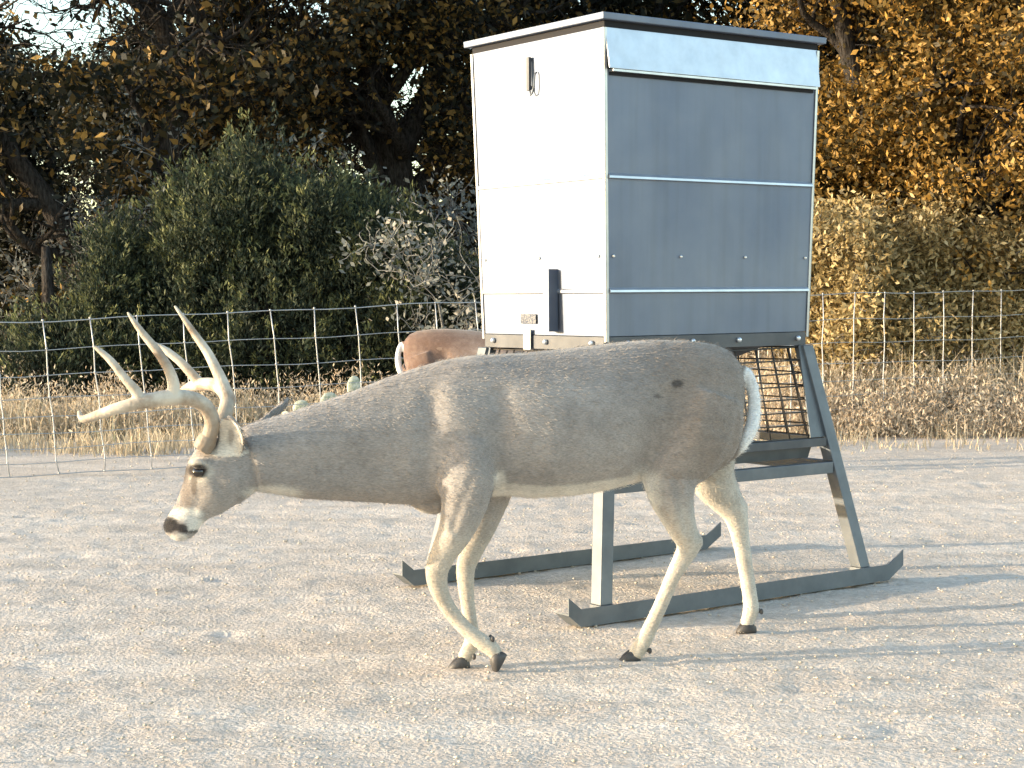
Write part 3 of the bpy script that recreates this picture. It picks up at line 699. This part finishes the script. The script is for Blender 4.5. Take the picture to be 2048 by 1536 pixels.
# cage of welded wire on all four sides
for i, j in ((0, 1), (1, 2), (2, 3), (3, 0)):
    zt_, zb_ = ZB - 0.06, 0.572
    T0, T1 = leg_at(i, zt_), leg_at(j, zt_); B0, B1 = leg_at(i, zb_), leg_at(j, zb_)
    for k in range(8):
        f = k / 7; a, b_ = B0.lerp(T0, f), B1.lerp(T1, f); d = (b_ - a).normalized() * 0.03
        mb = MB(); mid = a.lerp(b_, .5) + Vector((random.uniform(-.008, .008), random.uniform(-.008, .008), random.uniform(-.01, .005)))
        mb.tube([a + d, mid, b_ - d], 0.0032, 5); mb.build('cage_wire', M['wire_dark'], FD, True)
    nv = int((T1 - T0).length / 0.085)
    for k in range(1, nv):
        f = k / nv; a, b_ = B0.lerp(B1, f), T0.lerp(T1, f)
        mb = MB(); mb.tube([a + Vector((0.003, 0.003, 0)), b_ + Vector((0.003 + random.uniform(-.012, .012), 0.003, 0))], 0.0032, 5); mb.build('cage_wire', M['wire_dark'], FD, True)
# skids: angle iron runners with turned-up ends, along local x
for yy, iy in ((-SPL, 0), (Dp + SPL, 3)):
    xa, xb = -SPL - 0.13, Wd + SPL + 0.13
    for wdt, cen, hgt in ((0.004, -0.032, 0.030), (0.030, 0.0, 0.003)):
        pass
    mb = MB()
    prof = lambda x, z: [Vector((x, yy - 0.040, z)), Vector((x, yy + 0.036, z)), Vector((x, yy + 0.036, z + 0.006)), Vector((x, yy - 0.034, z + 0.006)), Vector((x, yy - 0.034, z + 0.062)), Vector((x, yy - 0.040, z + 0.062))]
    st = [(xa - 0.045, 0.045), (xa + 0.01, 0.0), (xb - 0.01, 0.0), (xb + 0.075, 0.052)]
    vs = []
    for x, z in st: vs += prof(x, z)
    n = 6; fs = [(i * n + j, i * n + (j + 1) % n, (i + 1) * n + (j + 1) % n, (i + 1) * n + j) for i in range(3) for j in range(n)] + [tuple(range(n - 1, -1, -1)), tuple(range(3 * n, 4 * n))]
    mb.add(vs, fs); mb.build('skid', M['steel'], FD)
    for ii in ((0, 1) if yy < 0 else (3, 2)):
        pb = LEGT[ii][1]; mb = MB(); mb.box((pb.x, yy - 0.002, 0.034), X_ * 0.03, Y_ * 0.03, Z_ * 0.027); mb.build('foot_block', M['steel'], FD)

# ------------------------------------------------------------------ the buck
AX = R(16); LAT = Vector((math.sin(AX), -math.cos(AX), 0))     # towards the camera side of the deer
def Ysp(x): return 5.2 + (x - 880) / 640 * 0.28
def sec(xt, yt, xb, yb, w_, dY=0.0):
    Y = Ysp((xt + xb) / 2) + dY
    a, b2 = U(xt, yt, Y), U(xb, yb, Y)
    return ((a + b2) / 2, (a - b2) / 2, LAT * w_)
def limb(mb, nodes, n=14, flat=0.82):
    """nodes (x, y, Y, rpx): tapered limb with elliptic section"""
    pts = [U(a, b2, c) for a, b2, c, r in nodes]; rd = [r * c / F for a, b2, c, r in nodes]
    # densify with catmull-rom
    P = []; Q = []
    for i in range(len(pts) - 1):
        p0, p1, p2, p3 = pts[max(i - 1, 0)], pts[i], pts[i + 1], pts[min(i + 2, len(pts) - 1)]
        for s in range(4):
            t_ = s / 4
            P.append(0.5 * ((2 * p1) + (p2 - p0) * t_ + (2 * p0 - 5 * p1 + 4 * p2 - p3) * t_ ** 2 + (3 * p1 - p0 - 3 * p2 + p3) * t_ ** 3))
            Q.append(rd[i] * (1 - t_) + rd[i + 1] * t_)
    P.append(pts[-1]); Q.append(rd[-1])
    secs = []
    for i in range(len(P)):
        tg = (P[min(i + 1, len(P) - 1)] - P[max(i - 1, 0)]).normalized()
        side = (LAT - tg * LAT.dot(tg)).normalized(); up = tg.cross(side)
        fl = flat if Q[i] > 0.03 else 0.95
        secs.append((P[i], up * Q[i], side * Q[i] * fl))
    mb.loft(secs, n)
body = MB()
body.loft([sec(1481, 765, 1475, 830, .035), sec(1474, 722, 1462, 868, .085), sec(1455, 699, 1434, 908, .125), sec(1425, 687, 1395, 945, .150), sec(1370, 680, 1335, 955, .165), sec(1300, 679, 1280, 962, .175),
           sec(1220, 686, 1210, 980, .19), sec(1140, 696, 1132, 992, .20), sec(1060, 704, 1060, 996, .20), sec(1000, 708, 1005, 990, .185),
           sec(940, 711, 950, 996, .168), sec(885, 720, 895, 1006, .152), sec(830, 736, 845, 1010, .135), sec(770, 756, 790, 1008, .12), sec(705, 782, 725, 1004, .11),
           sec(640, 804, 665, 1001, .10), sec(580, 824, 605, 997, .092), sec(530, 838, 560, 990, .082), sec(485, 852, 520, 984, .07)], 28)
# head, along the face
body.loft([sec(505, 858, 535, 970, .050), sec(470, 856, 510, 985, .058), sec(436, 862, 486, 1002, .060), sec(408, 880, 462, 1016, .060), sec(386, 905, 446, 1026, .058), sec(371, 935, 432, 1032, .052),
           sec(367, 962, 418, 1037, .043), sec(358, 988, 407, 1046, .037), sec(349, 1010, 400, 1054, .035), sec(337, 1028, 396, 1064, .037), sec(327, 1043, 384, 1075, .036), sec(325, 1056, 367, 1082, .028), sec(331, 1068, 353, 1083, .014)], 22)
# brow ridges over both eyes
for s in (1, -1):
    c = U(394, 924, Ysp(400)) + LAT * 0.052 * s; body.sphere(c, 0.024, 1.1, 0.8, 0.7)
# brisket
body.loft([sec(905, 950, 905, 1012, .07), sec(865, 960, 868, 1030, .065), sec(838, 965, 842, 1026, .05), sec(820, 975, 822, 1012, .03)], 14)
# shoulder mass and haunch on both sides
for s in (1, -1):
    c = U(925, 880, Ysp(925)) + LAT * 0.085 * s; body.sphere(c, 0.1, 0.95, 0.75, 1.55, 14, 10)
    c = U(1385, 840, Ysp(1385)) + LAT * 0.075 * s; body.sphere(c, 0.1, 1.35, 0.85, 1.7, 14, 10)
limb(body, [(940, 890, 5.13, 66), (932, 960, 5.10, 60), (928, 1010, 5.09, 48), (912, 1060, 5.09, 37), (888, 1105, 5.09, 28), (875, 1135, 5.09, 25), (874, 1162, 5.10, 22), (885, 1196, 5.11, 17), (905, 1228, 5.12, 16), (932, 1258, 5.12, 15.5), (960, 1281, 5.12, 17), (982, 1296, 5.12, 17), (995, 1312, 5.12, 14)])
limb(body, [(985, 930, 5.30, 60), (975, 990, 5.30, 48), (966, 1040, 5.28, 34), (948, 1090, 5.26, 25), (933, 1128, 5.24, 21), (931, 1160, 5.23, 18), (935, 1205, 5.22, 15), (941, 1250, 5.20, 15), (945, 1280, 5.20, 17), (936, 1302, 5.19, 16), (926, 1320, 5.18, 15)])
limb(body, [(1400, 800, 5.36, 88), (1385, 870, 5.32, 84), (1345, 940, 5.29, 66), (1342, 985, 5.28, 50), (1353, 1025, 5.28, 38), (1366, 1060, 5.28, 30), (1378, 1088, 5.28, 25), (1366, 1116, 5.28, 20.5), (1347, 1150, 5.28, 16), (1330, 1190, 5.28, 15), (1310, 1235, 5.28, 15), (1292, 1272, 5.28, 17), (1279, 1295, 5.28, 17), (1268, 1312, 5.28, 15)])
# heel of the near hock
body.sphere(U(1398, 1084, 5.28), 0.016, 1, 0.8, 1.5)
limb(body, [(1400, 850, 5.56, 80), (1412, 910, 5.60, 62), (1425, 955, 5.62, 48), (1447, 992, 5.64, 37), (1468, 1022, 5.65, 28), (1477, 1055, 5.66, 21), (1485, 1100, 5.67, 17), (1493, 1150, 5.68, 15.5), (1500, 1195, 5.68, 15.5), (1502, 1218, 5.68, 17), (1497, 1236, 5.68, 15), (1493, 1252, 5.68, 14)])
body.sphere(U(1488, 1016, 5.65), 0.016, 1, 0.8, 1.5)
# tail, hanging and curled forward at the tip
tailpts = [(1480, 738, 5.45, 12), (1497, 752, 5.45, 12), (1506, 785, 5.45, 13), (1508, 822, 5.44, 14), (1501, 860, 5.42, 14), (1482, 892, 5.41, 12), (1466, 912, 5.41, 8), (1452, 924, 5.41, 4)]
limb(body, tailpts, 12, 0.8)
# ears
def ear(mb, base, tip, nrm, wid, thick=0.011, cup=0.022):
    base, tip, nrm = Vector(base), Vector(tip), Vector(nrm).normalized()
    ax = tip - base; L_ = ax.length; ax.normalize(); nrm = (nrm - ax * nrm.dot(ax)).normalized(); sd_ = ax.cross(nrm)
    prof = [(0, 0.35), (0.12, 0.62), (0.3, 0.92), (0.5, 1.0), (0.7, 0.86), (0.86, 0.55), (1.0, 0.08)]
    front, back = [], []
    for (f, k) in prof:
        for j in range(-3, 4):
            u_ = j / 3; p = base + ax * L_ * f + sd_ * (wid * k * u_) - nrm * cup * (1 - u_ * u_) * k
            front.append(p); back.append(p - nrm * thick * (1 if abs(j) < 3 else 0.7))
    n0 = len(front); vs = front + back; fs = []
    R_ = len(prof)
    for i in range(R_ - 1):
        for j in range(6):
            a = i * 7 + j; fs += [(a, a + 1, a + 8, a + 7), (n0 + a + 7, n0 + a + 8, n0 + a + 1, n0 + a)]
    for i in range(R_ - 1):
        a = i * 7; fs += [(a + 7, n0 + a + 7, n0 + a, a), (a + 6, n0 + a + 6, n0 + a + 13, a + 13)]
    for j in range(6):
        fs += [(j + 1, j, n0 + j, n0 + j + 1), ((R_ - 1) * 7 + j, (R_ - 1) * 7 + j + 1, n0 + (R_ - 1) * 7 + j + 1, n0 + (R_ - 1) * 7 + j)]
    mb.add(vs, fs)
nb_ = U(462, 915, 4.985); nt_ = U(456, 833, 4.90)
nn_near = Vector((-0.35, -1.0, 0.1))
ear(body, nb_, nt_, nn_near, 0.049)
fb_ = U(485, 862, 5.10); ft_ = U(576, 790, 5.16)
ear(body, fb_, ft_, Vector((-0.55, -0.1, 0.6)), 0.034)

def remeshed(mb, name, vox, smooth_it=5):
    me = mb.mesh(name); o = bpy.data.objects.new('tmp', me); col.objects.link(o)
    md = o.modifiers.new('r', 'REMESH'); md.mode = 'VOXEL'; md.voxel_size = vox; md.use_smooth_shade = True
    ms = o.modifiers.new('s', 'SMOOTH'); ms.iterations = smooth_it; ms.factor = 0.5
    dg = bpy.context.evaluated_depsgraph_get(); dg.update()
    r = bpy.data.meshes.new_from_object(o.evaluated_get(dg)); r.name = name
    bpy.data.objects.remove(o); return r
body_me = remeshed(body, 'body', 0.0065, 6)
nv = len(body_me.vertices); co = np.empty(nv * 3, np.float32); body_me.vertices.foreach_get('co', co); co = co.reshape(-1, 3)
no = np.empty(nv * 3, np.float32); body_me.vertex_normals.foreach_get('vector', no); no = no.reshape(-1, 3)
# coat pattern, laid out on the animal's side view
cp, sp_ = math.cos(PITCH), math.sin(PITCH)
zz_ = (co[:, 2] - CAMH); dd = co[:, 1] * cp - zz_ * sp_; uu = zz_ * cp + co[:, 1] * sp_
PX_ = F * co[:, 0] / dd; PY_ = -F * uu / dd; cr_, sr_ = math.cos(ROLL), math.sin(ROLL)
px = 1024 + PX_ * cr_ - PY_ * sr_; py = 768 + PX_ * sr_ + PY_ * cr_
def seg_d(x0, y0, x1, y1):
    vx, vy = x1 - x0, y1 - y0; t_ = np.clip(((px - x0) * vx + (py - y0) * vy) / (vx * vx + vy * vy), 0, 1)
    return np.hypot(px - x0 - t_ * vx, py - y0 - t_ * vy)
rel_ = np.zeros(nv)
for (x0, y0, x1, y1, wd_, dp_) in ((1000, 800, 1000, 965, 26, -.013), (862, 800, 852, 960, 22, -.011), (905, 800, 960, 960, 40, .010), (1290, 925, 1335, 800, 26, -.012), (1335, 800, 1400, 760, 24, -.007),
        (1400, 760, 1420, 880, 34, .006), (1430, 860, 1390, 950, 16, -.007), (930, 735, 990, 720, 26, .006), (880, 1015, 905, 1075, 9, .005), (560, 930, 780, 935, 28, -.006), (600, 870, 800, 850, 30, .005),
        (520, 965, 640, 990, 14, .004), (940, 960, 905, 1060, 8, -.004), (1352, 960, 1375, 1060, 9, -.005), (1395, 1010, 1398, 1075, 6, -.004), (430, 985, 470, 960, 14, .004), (400, 985, 385, 1030, 8, -.003), (425, 930, 440, 975, 12, -.004)):
    rel_ += np.exp(-(seg_d(x0, y0, x1, y1) / wd_) ** 2) * dp_
rel_ += np.sin((px + 0.25 * py) / 9.5) * 0.0011 * np.exp(-((px - 1120) / 95) ** 2 - ((py - 870) / 70) ** 2)
co = co + no * (rel_ * np.clip(np.abs(no[:, 1]) * 1.4, 0, 1))[:, None].astype(np.float32)
body_me.vertices.foreach_set('co', co.ravel()); body_me.update()
no = np.empty(nv * 3, np.float32); body_me.vertex_normals.foreach_get('vector', no); no = no.reshape(-1, 3)
def sm(x, a, b2): return np.clip((x - a) / (b2 - a), 0, 1) ** 2 * (3 - 2 * np.clip((x - a) / (b2 - a), 0, 1))
def mixc(c, k, newc): return c * (1 - k[:, None]) + np.array(newc) * k[:, None]
wob = fbm(px, py, 22, 11) * 14; wob2 = fbm(px, py, 9, 12) * 8
lat = (co[:, 0] * LAT.x + co[:, 1] * LAT.y)
C_ = np.tile(np.array([0.335, 0.305, 0.28]), (nv, 1))
C_ = mixc(C_, sm(-(py - (760 + wob)), -40, 50) * (px > 600) * 0.6, (0.22, 0.195, 0.175))         # darker back
C_ = mixc(C_, sm(px, 1240, 1400) * (py < 960) * 0.5, (0.24, 0.18, 0.13))                           # haunch browner
C_ = mixc(C_, sm(-px, -900, -640) * (py < 1030) * 0.55, (0.29, 0.265, 0.245))                        # neck greyer
white = (0.74, 0.70, 0.62)
C_ = mixc(C_, sm(-no[:, 2], 0.6, 0.9) * (px > 985) * (px < 1300) * (py > 930), white)               # belly
C_ = mixc(C_, sm(py, 960 + wob, 1090 + wob) * (px > 1200) * 0.9, (0.52, 0.455, 0.37))               # hind shanks
C_ = mixc(C_, sm(py, 1010 + wob, 1130 + wob) * (px < 1100) * (px > 820) * 0.9, (0.53, 0.465, 0.38))   # fore shanks
front_edge = sm(-no[:, 0], 0.35, 0.8)
C_ = mixc(C_, front_edge * sm(py, 940, 985) * (px > 1240) * 0.85, white)                              # pale front of thigh
C_ = mixc(C_, sm(-px, -1345, -1300) * sm(py, 925, 960) * (px > 1265) * (px < 1345) * (py < 1010) * 0.5, white)
inner_far = (co[:, 1] > 5.47) & (px > 1370) & (py > 900)
C_ = mixc(C_, inner_far * sm(-no[:, 1], 0.1, 0.5) * 0.75, (0.60, 0.55, 0.47))                        # inside of far hind leg
C_ = mixc(C_, sm(py, 1230, 1290) * 0.5, (0.64, 0.57, 0.46))                                          # pasterns
# elbow tuft, throat patch, eye ring, muzzle, ears, tail
def blob(cx_, cy_, rx, ry, soft=0.5): 
    d_ = np.sqrt(((px + wob2 * .4 - cx_) / rx) ** 2 + ((py + wob2 * .4 - cy_) / ry) ** 2); return 1 - sm(d_, 1 - soft, 1 + soft * .6)
C_ = mixc(C_, blob(1001, 968, 14, 26) * 0.8, white)
C_ = mixc(C_, blob(545, 985, 62, 16) * 0.75, white)
head = px < 500
C_ = mixc(C_, head * blob(397, 945, 31, 27, 0.45) * 0.7, (0.66, 0.60, 0.50))
C_ = mixc(C_, head * blob(420, 990, 40, 40, 0.5) * 0.4, (0.27, 0.23, 0.19))
C_ = mixc(C_, head * blob(372, 985, 13, 50, 0.5) * 0.6, (0.16, 0.125, 0.10))
C_ = mixc(C_, head * blob(394, 941, 23, 15, 0.35), (0.04, 0.032, 0.028))
C_ = mixc(C_, head * blob(388, 968, 6, 26, 0.3) * 0.8, (0.10, 0.08, 0.065))
C_ = mixc(C_, head * blob(366, 925, 12, 46, 0.4) * 0.95, (0.06, 0.048, 0.04))
C_ = mixc(C_, head * blob(420, 895, 26, 20) * 0.7, (0.17, 0.125, 0.085))
C_ = mixc(C_, head * blob(372, 1028, 34, 14, 0.4) * 0.95, (0.72, 0.68, 0.60))
C_ = mixc(C_, head * blob(392, 1052, 24, 15, 0.4) * 0.9, (0.70, 0.66, 0.58))
C_ = mixc(C_, head * blob(338, 1050, 21, 17, 0.25), (0.018, 0.016, 0.016))
C_ = mixc(C_, head * blob(366, 1056, 9, 9, 0.3) * 0.9, (0.03, 0.026, 0.026))
C_ = mixc(C_, head * blob(352, 1055, 14, 9, 0.3) * 0.9, (0.03, 0.026, 0.026))
C_ = mixc(C_, head * blob(378, 1063, 26, 4.5, 0.3) * 0.9, (0.035, 0.03, 0.028))
C_ = mixc(C_, head * blob(360, 1077, 18, 9, 0.3) * 0.8, (0.66, 0.62, 0.55))
# near ear: pale inside
e_ax = (nt_ - nb_).normalized(); rel = co - np.array(nb_); along = rel @ np.array(e_ax)
perp = np.linalg.norm(rel - along[:, None] * np.array(e_ax), axis=1)
isear = (along > 0.016) & (along < 0.13) & (perp < 0.055) & (co[:, 1] < 4.99)
fnn = np.array(nn_near.normalized())
C_ = mixc(C_, isear * sm(no @ fnn, 0.1, 0.4), (0.72, 0.66, 0.57)); C_ = mixc(C_, isear * (1 - sm(no @ fnn, -0.1, 0.15)), (0.12, 0.09, 0.07))
C_ = mixc(C_, isear * sm(perp, 0.036, 0.044) * sm(along, 0.01, 0.04) * 0.9, (0.06, 0.05, 0.042))
C_ = mixc(C_, isear * blob(462, 872, 7, 20, 0.5) * 0.6, (0.22, 0.18, 0.15))
# tail
T_ = np.array([U(*[p0[k] * (1 - f) + p1[k] * f for k in range(3)]) for p0, p1 in zip(tailpts[1:-1], tailpts[2:]) for f in (0, .25, .5, .75, 1)]); dt_ = np.min(np.linalg.norm(co[:, None, :] - T_[None], axis=2), axis=1)
C_ = mixc(C_, (1 - sm(dt_, 0.026, 0.036)) * (px > 1450) * sm(px, 1468, 1492), (0.84, 0.83, 0.80))
C_ = mixc(C_, blob(1355, 766, 13, 9, 0.4) * (co[:, 1] < 5.42) * 0.8, (0.05, 0.045, 0.045))
C_ = mixc(C_, blob(1316, 792, 8, 5, 0.4) * (co[:, 1] < 5.42) * 0.5, (0.05, 0.045, 0.045))
C_ = C_ * 0.92 * (1 + fbm(px, py, 60, 5)[:, None] * 0.22 + fbm(px * 1.0, py, 12, 6)[:, None] * 0.16)
def col_attr(me, C):
    a = me.color_attributes.new('coat', 'FLOAT_COLOR', 'POINT'); A4 = np.ones((len(C), 4), np.float32); A4[:, :3] = np.clip(C, 0, 1); a.data.foreach_set('color', A4.ravel())
def coat_mat(name, rough=0.85, bump=True):
    m, t, b = mat(name, rough=rough, spec=0.15)
    at = N(t, 'ShaderNodeAttribute', attribute_name='coat'); tc = N(t, 'ShaderNodeTexCoord')
    mp = N(t, 'ShaderNodeMapping'); mp.inputs['Scale'].default_value = (60, 160, 220)
    ns = N(t, 'ShaderNodeTexNoise'); ns.inputs['Scale'].default_value = 1.4; ns.inputs['Detail'].default_value = 5
    t.links.new(tc.outputs['Object'], mp.inputs[0]); t.links.new(mp.outputs[0], ns.inputs['Vector'])
    mr = N(t, 'ShaderNodeMapRange'); mr.inputs[1].default_value = 0.25; mr.inputs[2].default_value = 0.75; mr.inputs[3].default_value = 0.72; mr.inputs[4].default_value = 1.25
    t.links.new(ns.outputs['Fac'], mr.inputs[0])
    vm = N(t, 'ShaderNodeVectorMath', operation='SCALE'); t.links.new(at.outputs['Color'], vm.inputs[0]); t.links.new(mr.outputs[0], vm.inputs['Scale'])
    t.links.new(vm.outputs[0], b.inputs['Base Color']); b.inputs['Sheen Weight'].default_value = 0.25; b.inputs['Sheen Roughness'].default_value = 0.5
    if bump:
        bp = N(t, 'ShaderNodeBump'); bp.inputs['Strength'].default_value = 0.5; bp.inputs['Distance'].default_value = 0.006
        t.links.new(ns.outputs['Fac'], bp.inputs['Height']); t.links.new(bp.outputs[0], b.inputs['Normal'])
    return m
M['coat'] = coat_mat('deer_coat'); M['fur'] = coat_mat('deer_fur', 0.8, False)
col_attr(body_me, C_)
ORG = Vector((0.15, 5.3, 0))
buck = empty('buck', ORG, 'grey-brown buck with heavy antlers walking left with lowered head in front of the feeder', 'deer')
def shift(me): me.transform(Matrix.Translation(-ORG))
shift(body_me); link('body', body_me, M['coat'], buck, True)

# short fur standing off the coat
def fur_mesh(co_, no_, C, n, seed, flow, ln=0.016):
    r = np.random.default_rng(seed); i = r.choice(len(co_), n)
    p = co_[i] + r.normal(size=(n, 3)) * 0.003; nn = no_[i]
    fl = flow(p); fl = fl - nn * (fl * nn).sum(1)[:, None]; fl /= (np.linalg.norm(fl, axis=1)[:, None] + 1e-6)
    d = fl + nn * 0.28 + r.normal(size=(n, 3)) * 0.12; d /= np.linalg.norm(d, axis=1)[:, None]
    s = np.cross(d, nn + r.normal(size=(n, 3)) * 0.4); s /= (np.linalg.norm(s, axis=1)[:, None] + 1e-6)
    L_ = ln * (0.5 + r.random(n)); 
    V = np.stack([p - s * 0.0009 - nn * .002, p + s * 0.0009 - nn * .002, p + d * L_[:, None]], 1).reshape(-1, 3)
    me = arr_mesh('fur', V, np.arange(n * 3).reshape(n, 3))
    cc_ = C[i] * (0.92 + 0.2 * r.random((n, 1))); col_attr(me, np.repeat(cc_, 3, axis=0))
    return me
co_l = co - np.array(ORG)
def flow(p):
    f = np.zeros_like(p); f[:, 0] = 1.0; f[:, 2] = -0.45
    low = p[:, 2] < 0.5; f[low] = (0.15, 0, -1); return f
hm = (px < 470) | (py > 1010); sel = np.where(~hm)[0]
fm = fur_mesh(co_l[sel], no[sel], C_[sel], 80000, 3, flow, 0.010)
tag(link('fur', fm, M['fur'], buck), kind='stuff')
sel = np.where(hm)[0]
fm = fur_mesh(co_l[sel], no[sel], C_[sel], 12000, 4, flow, 0.005); tag(link('fur', fm, M['fur'], buck), kind='stuff')

# eye
m, t, b = mat('wet_eye', (0.012, 0.008, 0.006), 0.08, 0, 0.8); M['eye'] = m
for s in (1, -1):
    mb = MB(); mb.sphere((0, 0, 0), 0.0155, 1.15, 0.8, 0.95, 16, 10)
    mb.build('eye', M['eye'], buck, True, loc=(U(393, 941, Ysp(400)) + LAT * (0.0475 * s) - ORG))
# hooves: two toes and two dewclaws each
M['hoof'] = metal_mat('dark_hoof', (0.035, 0.033, 0.034), (0.08, 0.075, 0.072), 0.55, 20, 0, 0)
def hoof(px_, py_, Y, dirv, pitch, dew):
    o = U(px_, py_, Y); d = Vector(dirv).normalized(); sd2 = d.cross(Z_).normalized(); mb = MB()
    for s in (1, -1):
        secs = []
        for f, hgt, wd_, sp3 in ((-0.030, 0.012, 0.009, 0.008), (-0.015, 0.020, 0.0125, 0.010), (0.0, 0.021, 0.0135, 0.011), (0.018, 0.015, 0.0115, 0.010), (0.036, 0.006, 0.005, 0.004)):
            q = Matrix.Rotation(pitch, 3, sd2)
            secs.append((o + q @ (d * f + sd2 * s * sp3 + Z_ * (hgt)), q @ (Z_ * hgt), sd2 * wd_))
        mb.loft(secs, 12)
    for s in (1, -1):
        dq = U(dew[0], dew[1], Y) + sd2 * s * 0.012; mb.sphere(dq, 0.0085, 0.8, 0.8, 1.2, 8, 6)
    me = mb.mesh('hoof'); shift(me); link('hoof', me, M['hoof'], buck, True)
fwd = Vector((-math.cos(AX), -math.sin(AX), 0))
hoof(919, 1340, 5.175, fwd, 0, (946, 1312))
hoof(1004, 1326, 5.12, fwd, -1.05, (983, 1277))
hoof(1260, 1327, 5.28, fwd, 0, (1297, 1300))
hoof(1493, 1266, 5.68, fwd, 0, (1520, 1222))

# antlers
m, t, b = mat('antler_bone', rough=0.5, spec=0.35)
src, rp = noise_mix(t, b, (0.27, 0.20, 0.14), (0.60, 0.53, 0.43), 11, 6, 0.34, 0.6); add_bump(t, b, src, 90, 0.5, 0.004, 4); M['antler'] = m
tcA = N(t, 'ShaderNodeTexCoord'); vd = N(t, 'ShaderNodeVectorMath', operation='DISTANCE'); bp_ = U(425, 880, Ysp(415)) - ORG; vd.inputs[1].default_value = bp_
mrA = N(t, 'ShaderNodeMapRange'); mrA.inputs[1].default_value = 0.03; mrA.inputs[2].default_value = 0.17; mrA.inputs[3].default_value = 0.9; mrA.inputs[4].default_value = 0.0
mxA = N(t, 'ShaderNodeMix'); mxA.data_type = 'RGBA'; mxA.inputs[7].default_value = (0.16, 0.115, 0.08, 1)
t.links.new(tcA.outputs['Object'], vd.inputs[0]); t.links.new(vd.outputs['Value'], mrA.inputs[0]); t.links.new(mrA.outputs[0], mxA.inputs[0]); t.links.new(rp.outputs[0], mxA.inputs[6]); t.links.new(mxA.outputs[2], b.inputs['Base Color'])
def tine(mb, nodes, n=12):
    pts = [U(a, b2, c) for a, b2, c, r in nodes]; rd = [r * 1.12 * c / F for a, b2, c, r in nodes]; P, Q = [], []
    for i in range(len(pts) - 1):
        p0, p1, p2, p3 = pts[max(i - 1, 0)], pts[i], pts[i + 1], pts[min(i + 2, len(pts) - 1)]
        for s in range(5):
            t_ = s / 5; P.append(0.5 * ((2 * p1) + (p2 - p0) * t_ + (2 * p0 - 5 * p1 + 4 * p2 - p3) * t_ ** 2 + (3 * p1 - p0 - 3 * p2 + p3) * t_ ** 3)); Q.append(rd[i] * (1 - t_) + rd[i + 1] * t_)
    P.append(pts[-1]); Q.append(rd[-1]); mb.tube(P, Q, n)
def antler(parts):
    mb = MB()
    for p in parts: tine(mb, p)
    me = remeshed(mb, 'antler', 0.0028, 3); shift(me); link('antler', me, M['antler'], buck, True)
yb = Ysp(415)
antler([[(408, 898, yb - .035, 15), (420, 868, yb - .045, 14), (424, 840, yb - .06, 14), (410, 812, yb - .08, 14), (380, 797, yb - .11, 14), (340, 795, yb - .14, 15), (290, 803, yb - .17, 13), (240, 815, yb - .18, 11), (200, 828, yb - .17, 9), (170, 838, yb - .16, 8), (161, 833, yb - .155, 6), (158, 821, yb - .15, 3)],
        [(283, 804, yb - .17, 11), (272, 783, yb - .175, 10), (250, 757, yb - .18, 8), (222, 722, yb - .185, 7), (198, 700, yb - .19, 5), (186, 693, yb - .19, 2.5)],
        [(346, 797, yb - .14, 12), (347, 768, yb - .14, 11), (337, 738, yb - .15, 9.5), (315, 703, yb - .155, 8.5), (288, 670, yb - .16, 7), (268, 643, yb - .165, 5), (255, 624, yb - .165, 2)],
        [(402, 900, yb - .04, 17), (412, 884, yb - .04, 19), (418, 872, yb - .045, 15)]])
antler([[(436, 880, yb + .03, 13), (440, 850, yb + .045, 13), (452, 820, yb + .07, 14), (455, 795, yb + .10, 14), (440, 775, yb + .13, 13), (418, 768, yb + .17, 12), (392, 770, yb + .21, 11), (372, 777, yb + .24, 8), (360, 783, yb + .26, 3)],
        [(456, 800, yb + .09, 13), (446, 770, yb + .11, 12), (432, 738, yb + .12, 10), (415, 705, yb + .125, 8.5), (392, 672, yb + .13, 7), (370, 640, yb + .13, 5), (349, 611, yb + .13, 2)],
        [(400, 768, yb + .20, 11), (385, 750, yb + .20, 9), (362, 725, yb + .20, 8), (335, 703, yb + .2, 7), (315, 690, yb + .2, 4), (300, 683, yb + .2, 2)],
        [(400, 768, yb + .2, 6), (398, 758, yb + .2, 4), (396, 750, yb + .2, 1.5)]])

# ------------------------------------------------------------------ the doe behind, facing the other way
# the second deer: same kind of body turned round, redder coat, no antlers
doe = empty('doe', (0, 0, 0), 'reddish doe behind the buck, only her rump and white tail showing left of the feeder', 'deer')
dm = body_me.copy(); dm.name = 'body'
dm.transform(Matrix.Scale(-1, 4, (1, 0, 0))); dm.flip_normals()
ca = dm.color_attributes['coat']; A4 = np.empty(len(dm.vertices) * 4, np.float32); ca.data.foreach_get('color', A4); A4 = A4.reshape(-1, 4)
br = A4[:, :3].mean(1); k = np.clip(1 - (br - 0.2) / 0.25, 0, 1)[:, None]; A4[:, :3] = A4[:, :3] * (1 - k) + (A4[:, :3] * np.array([0.56, 0.40, 0.35])) * k
dco = np.empty(len(dm.vertices) * 3, np.float32); dm.vertices.foreach_get('co', dco); dco = dco.reshape(-1, 3)
spot = (br < 0.15) & (dco[:, 2] > 0.6) & (dco[:, 0] < -0.2); A4[spot, :3] = (0.20, 0.14, 0.11)
ca.data.foreach_set('color', A4.ravel())
link('body', dm, M['coat'], doe, True)
for s in (1, -1):
    mb = MB(); mb.sphere((0, 0, 0), 0.0155, 1.15, 0.8, 0.95, 12, 8); q = U(393, 941, Ysp(400)) + LAT * (0.0475 * s) - ORG
    mb.build('eye', M['eye'], doe, True, loc=(-q.x, q.y, q.z))
doe.scale = (0.93,) * 3
# rump (local x about -0.57) should appear at pixel 785
rp_ = U(790, 700, 10.6); doe.rotation_euler.z = R(8)
doe.location = (rp_.x + 0.60, 10.75, 0)
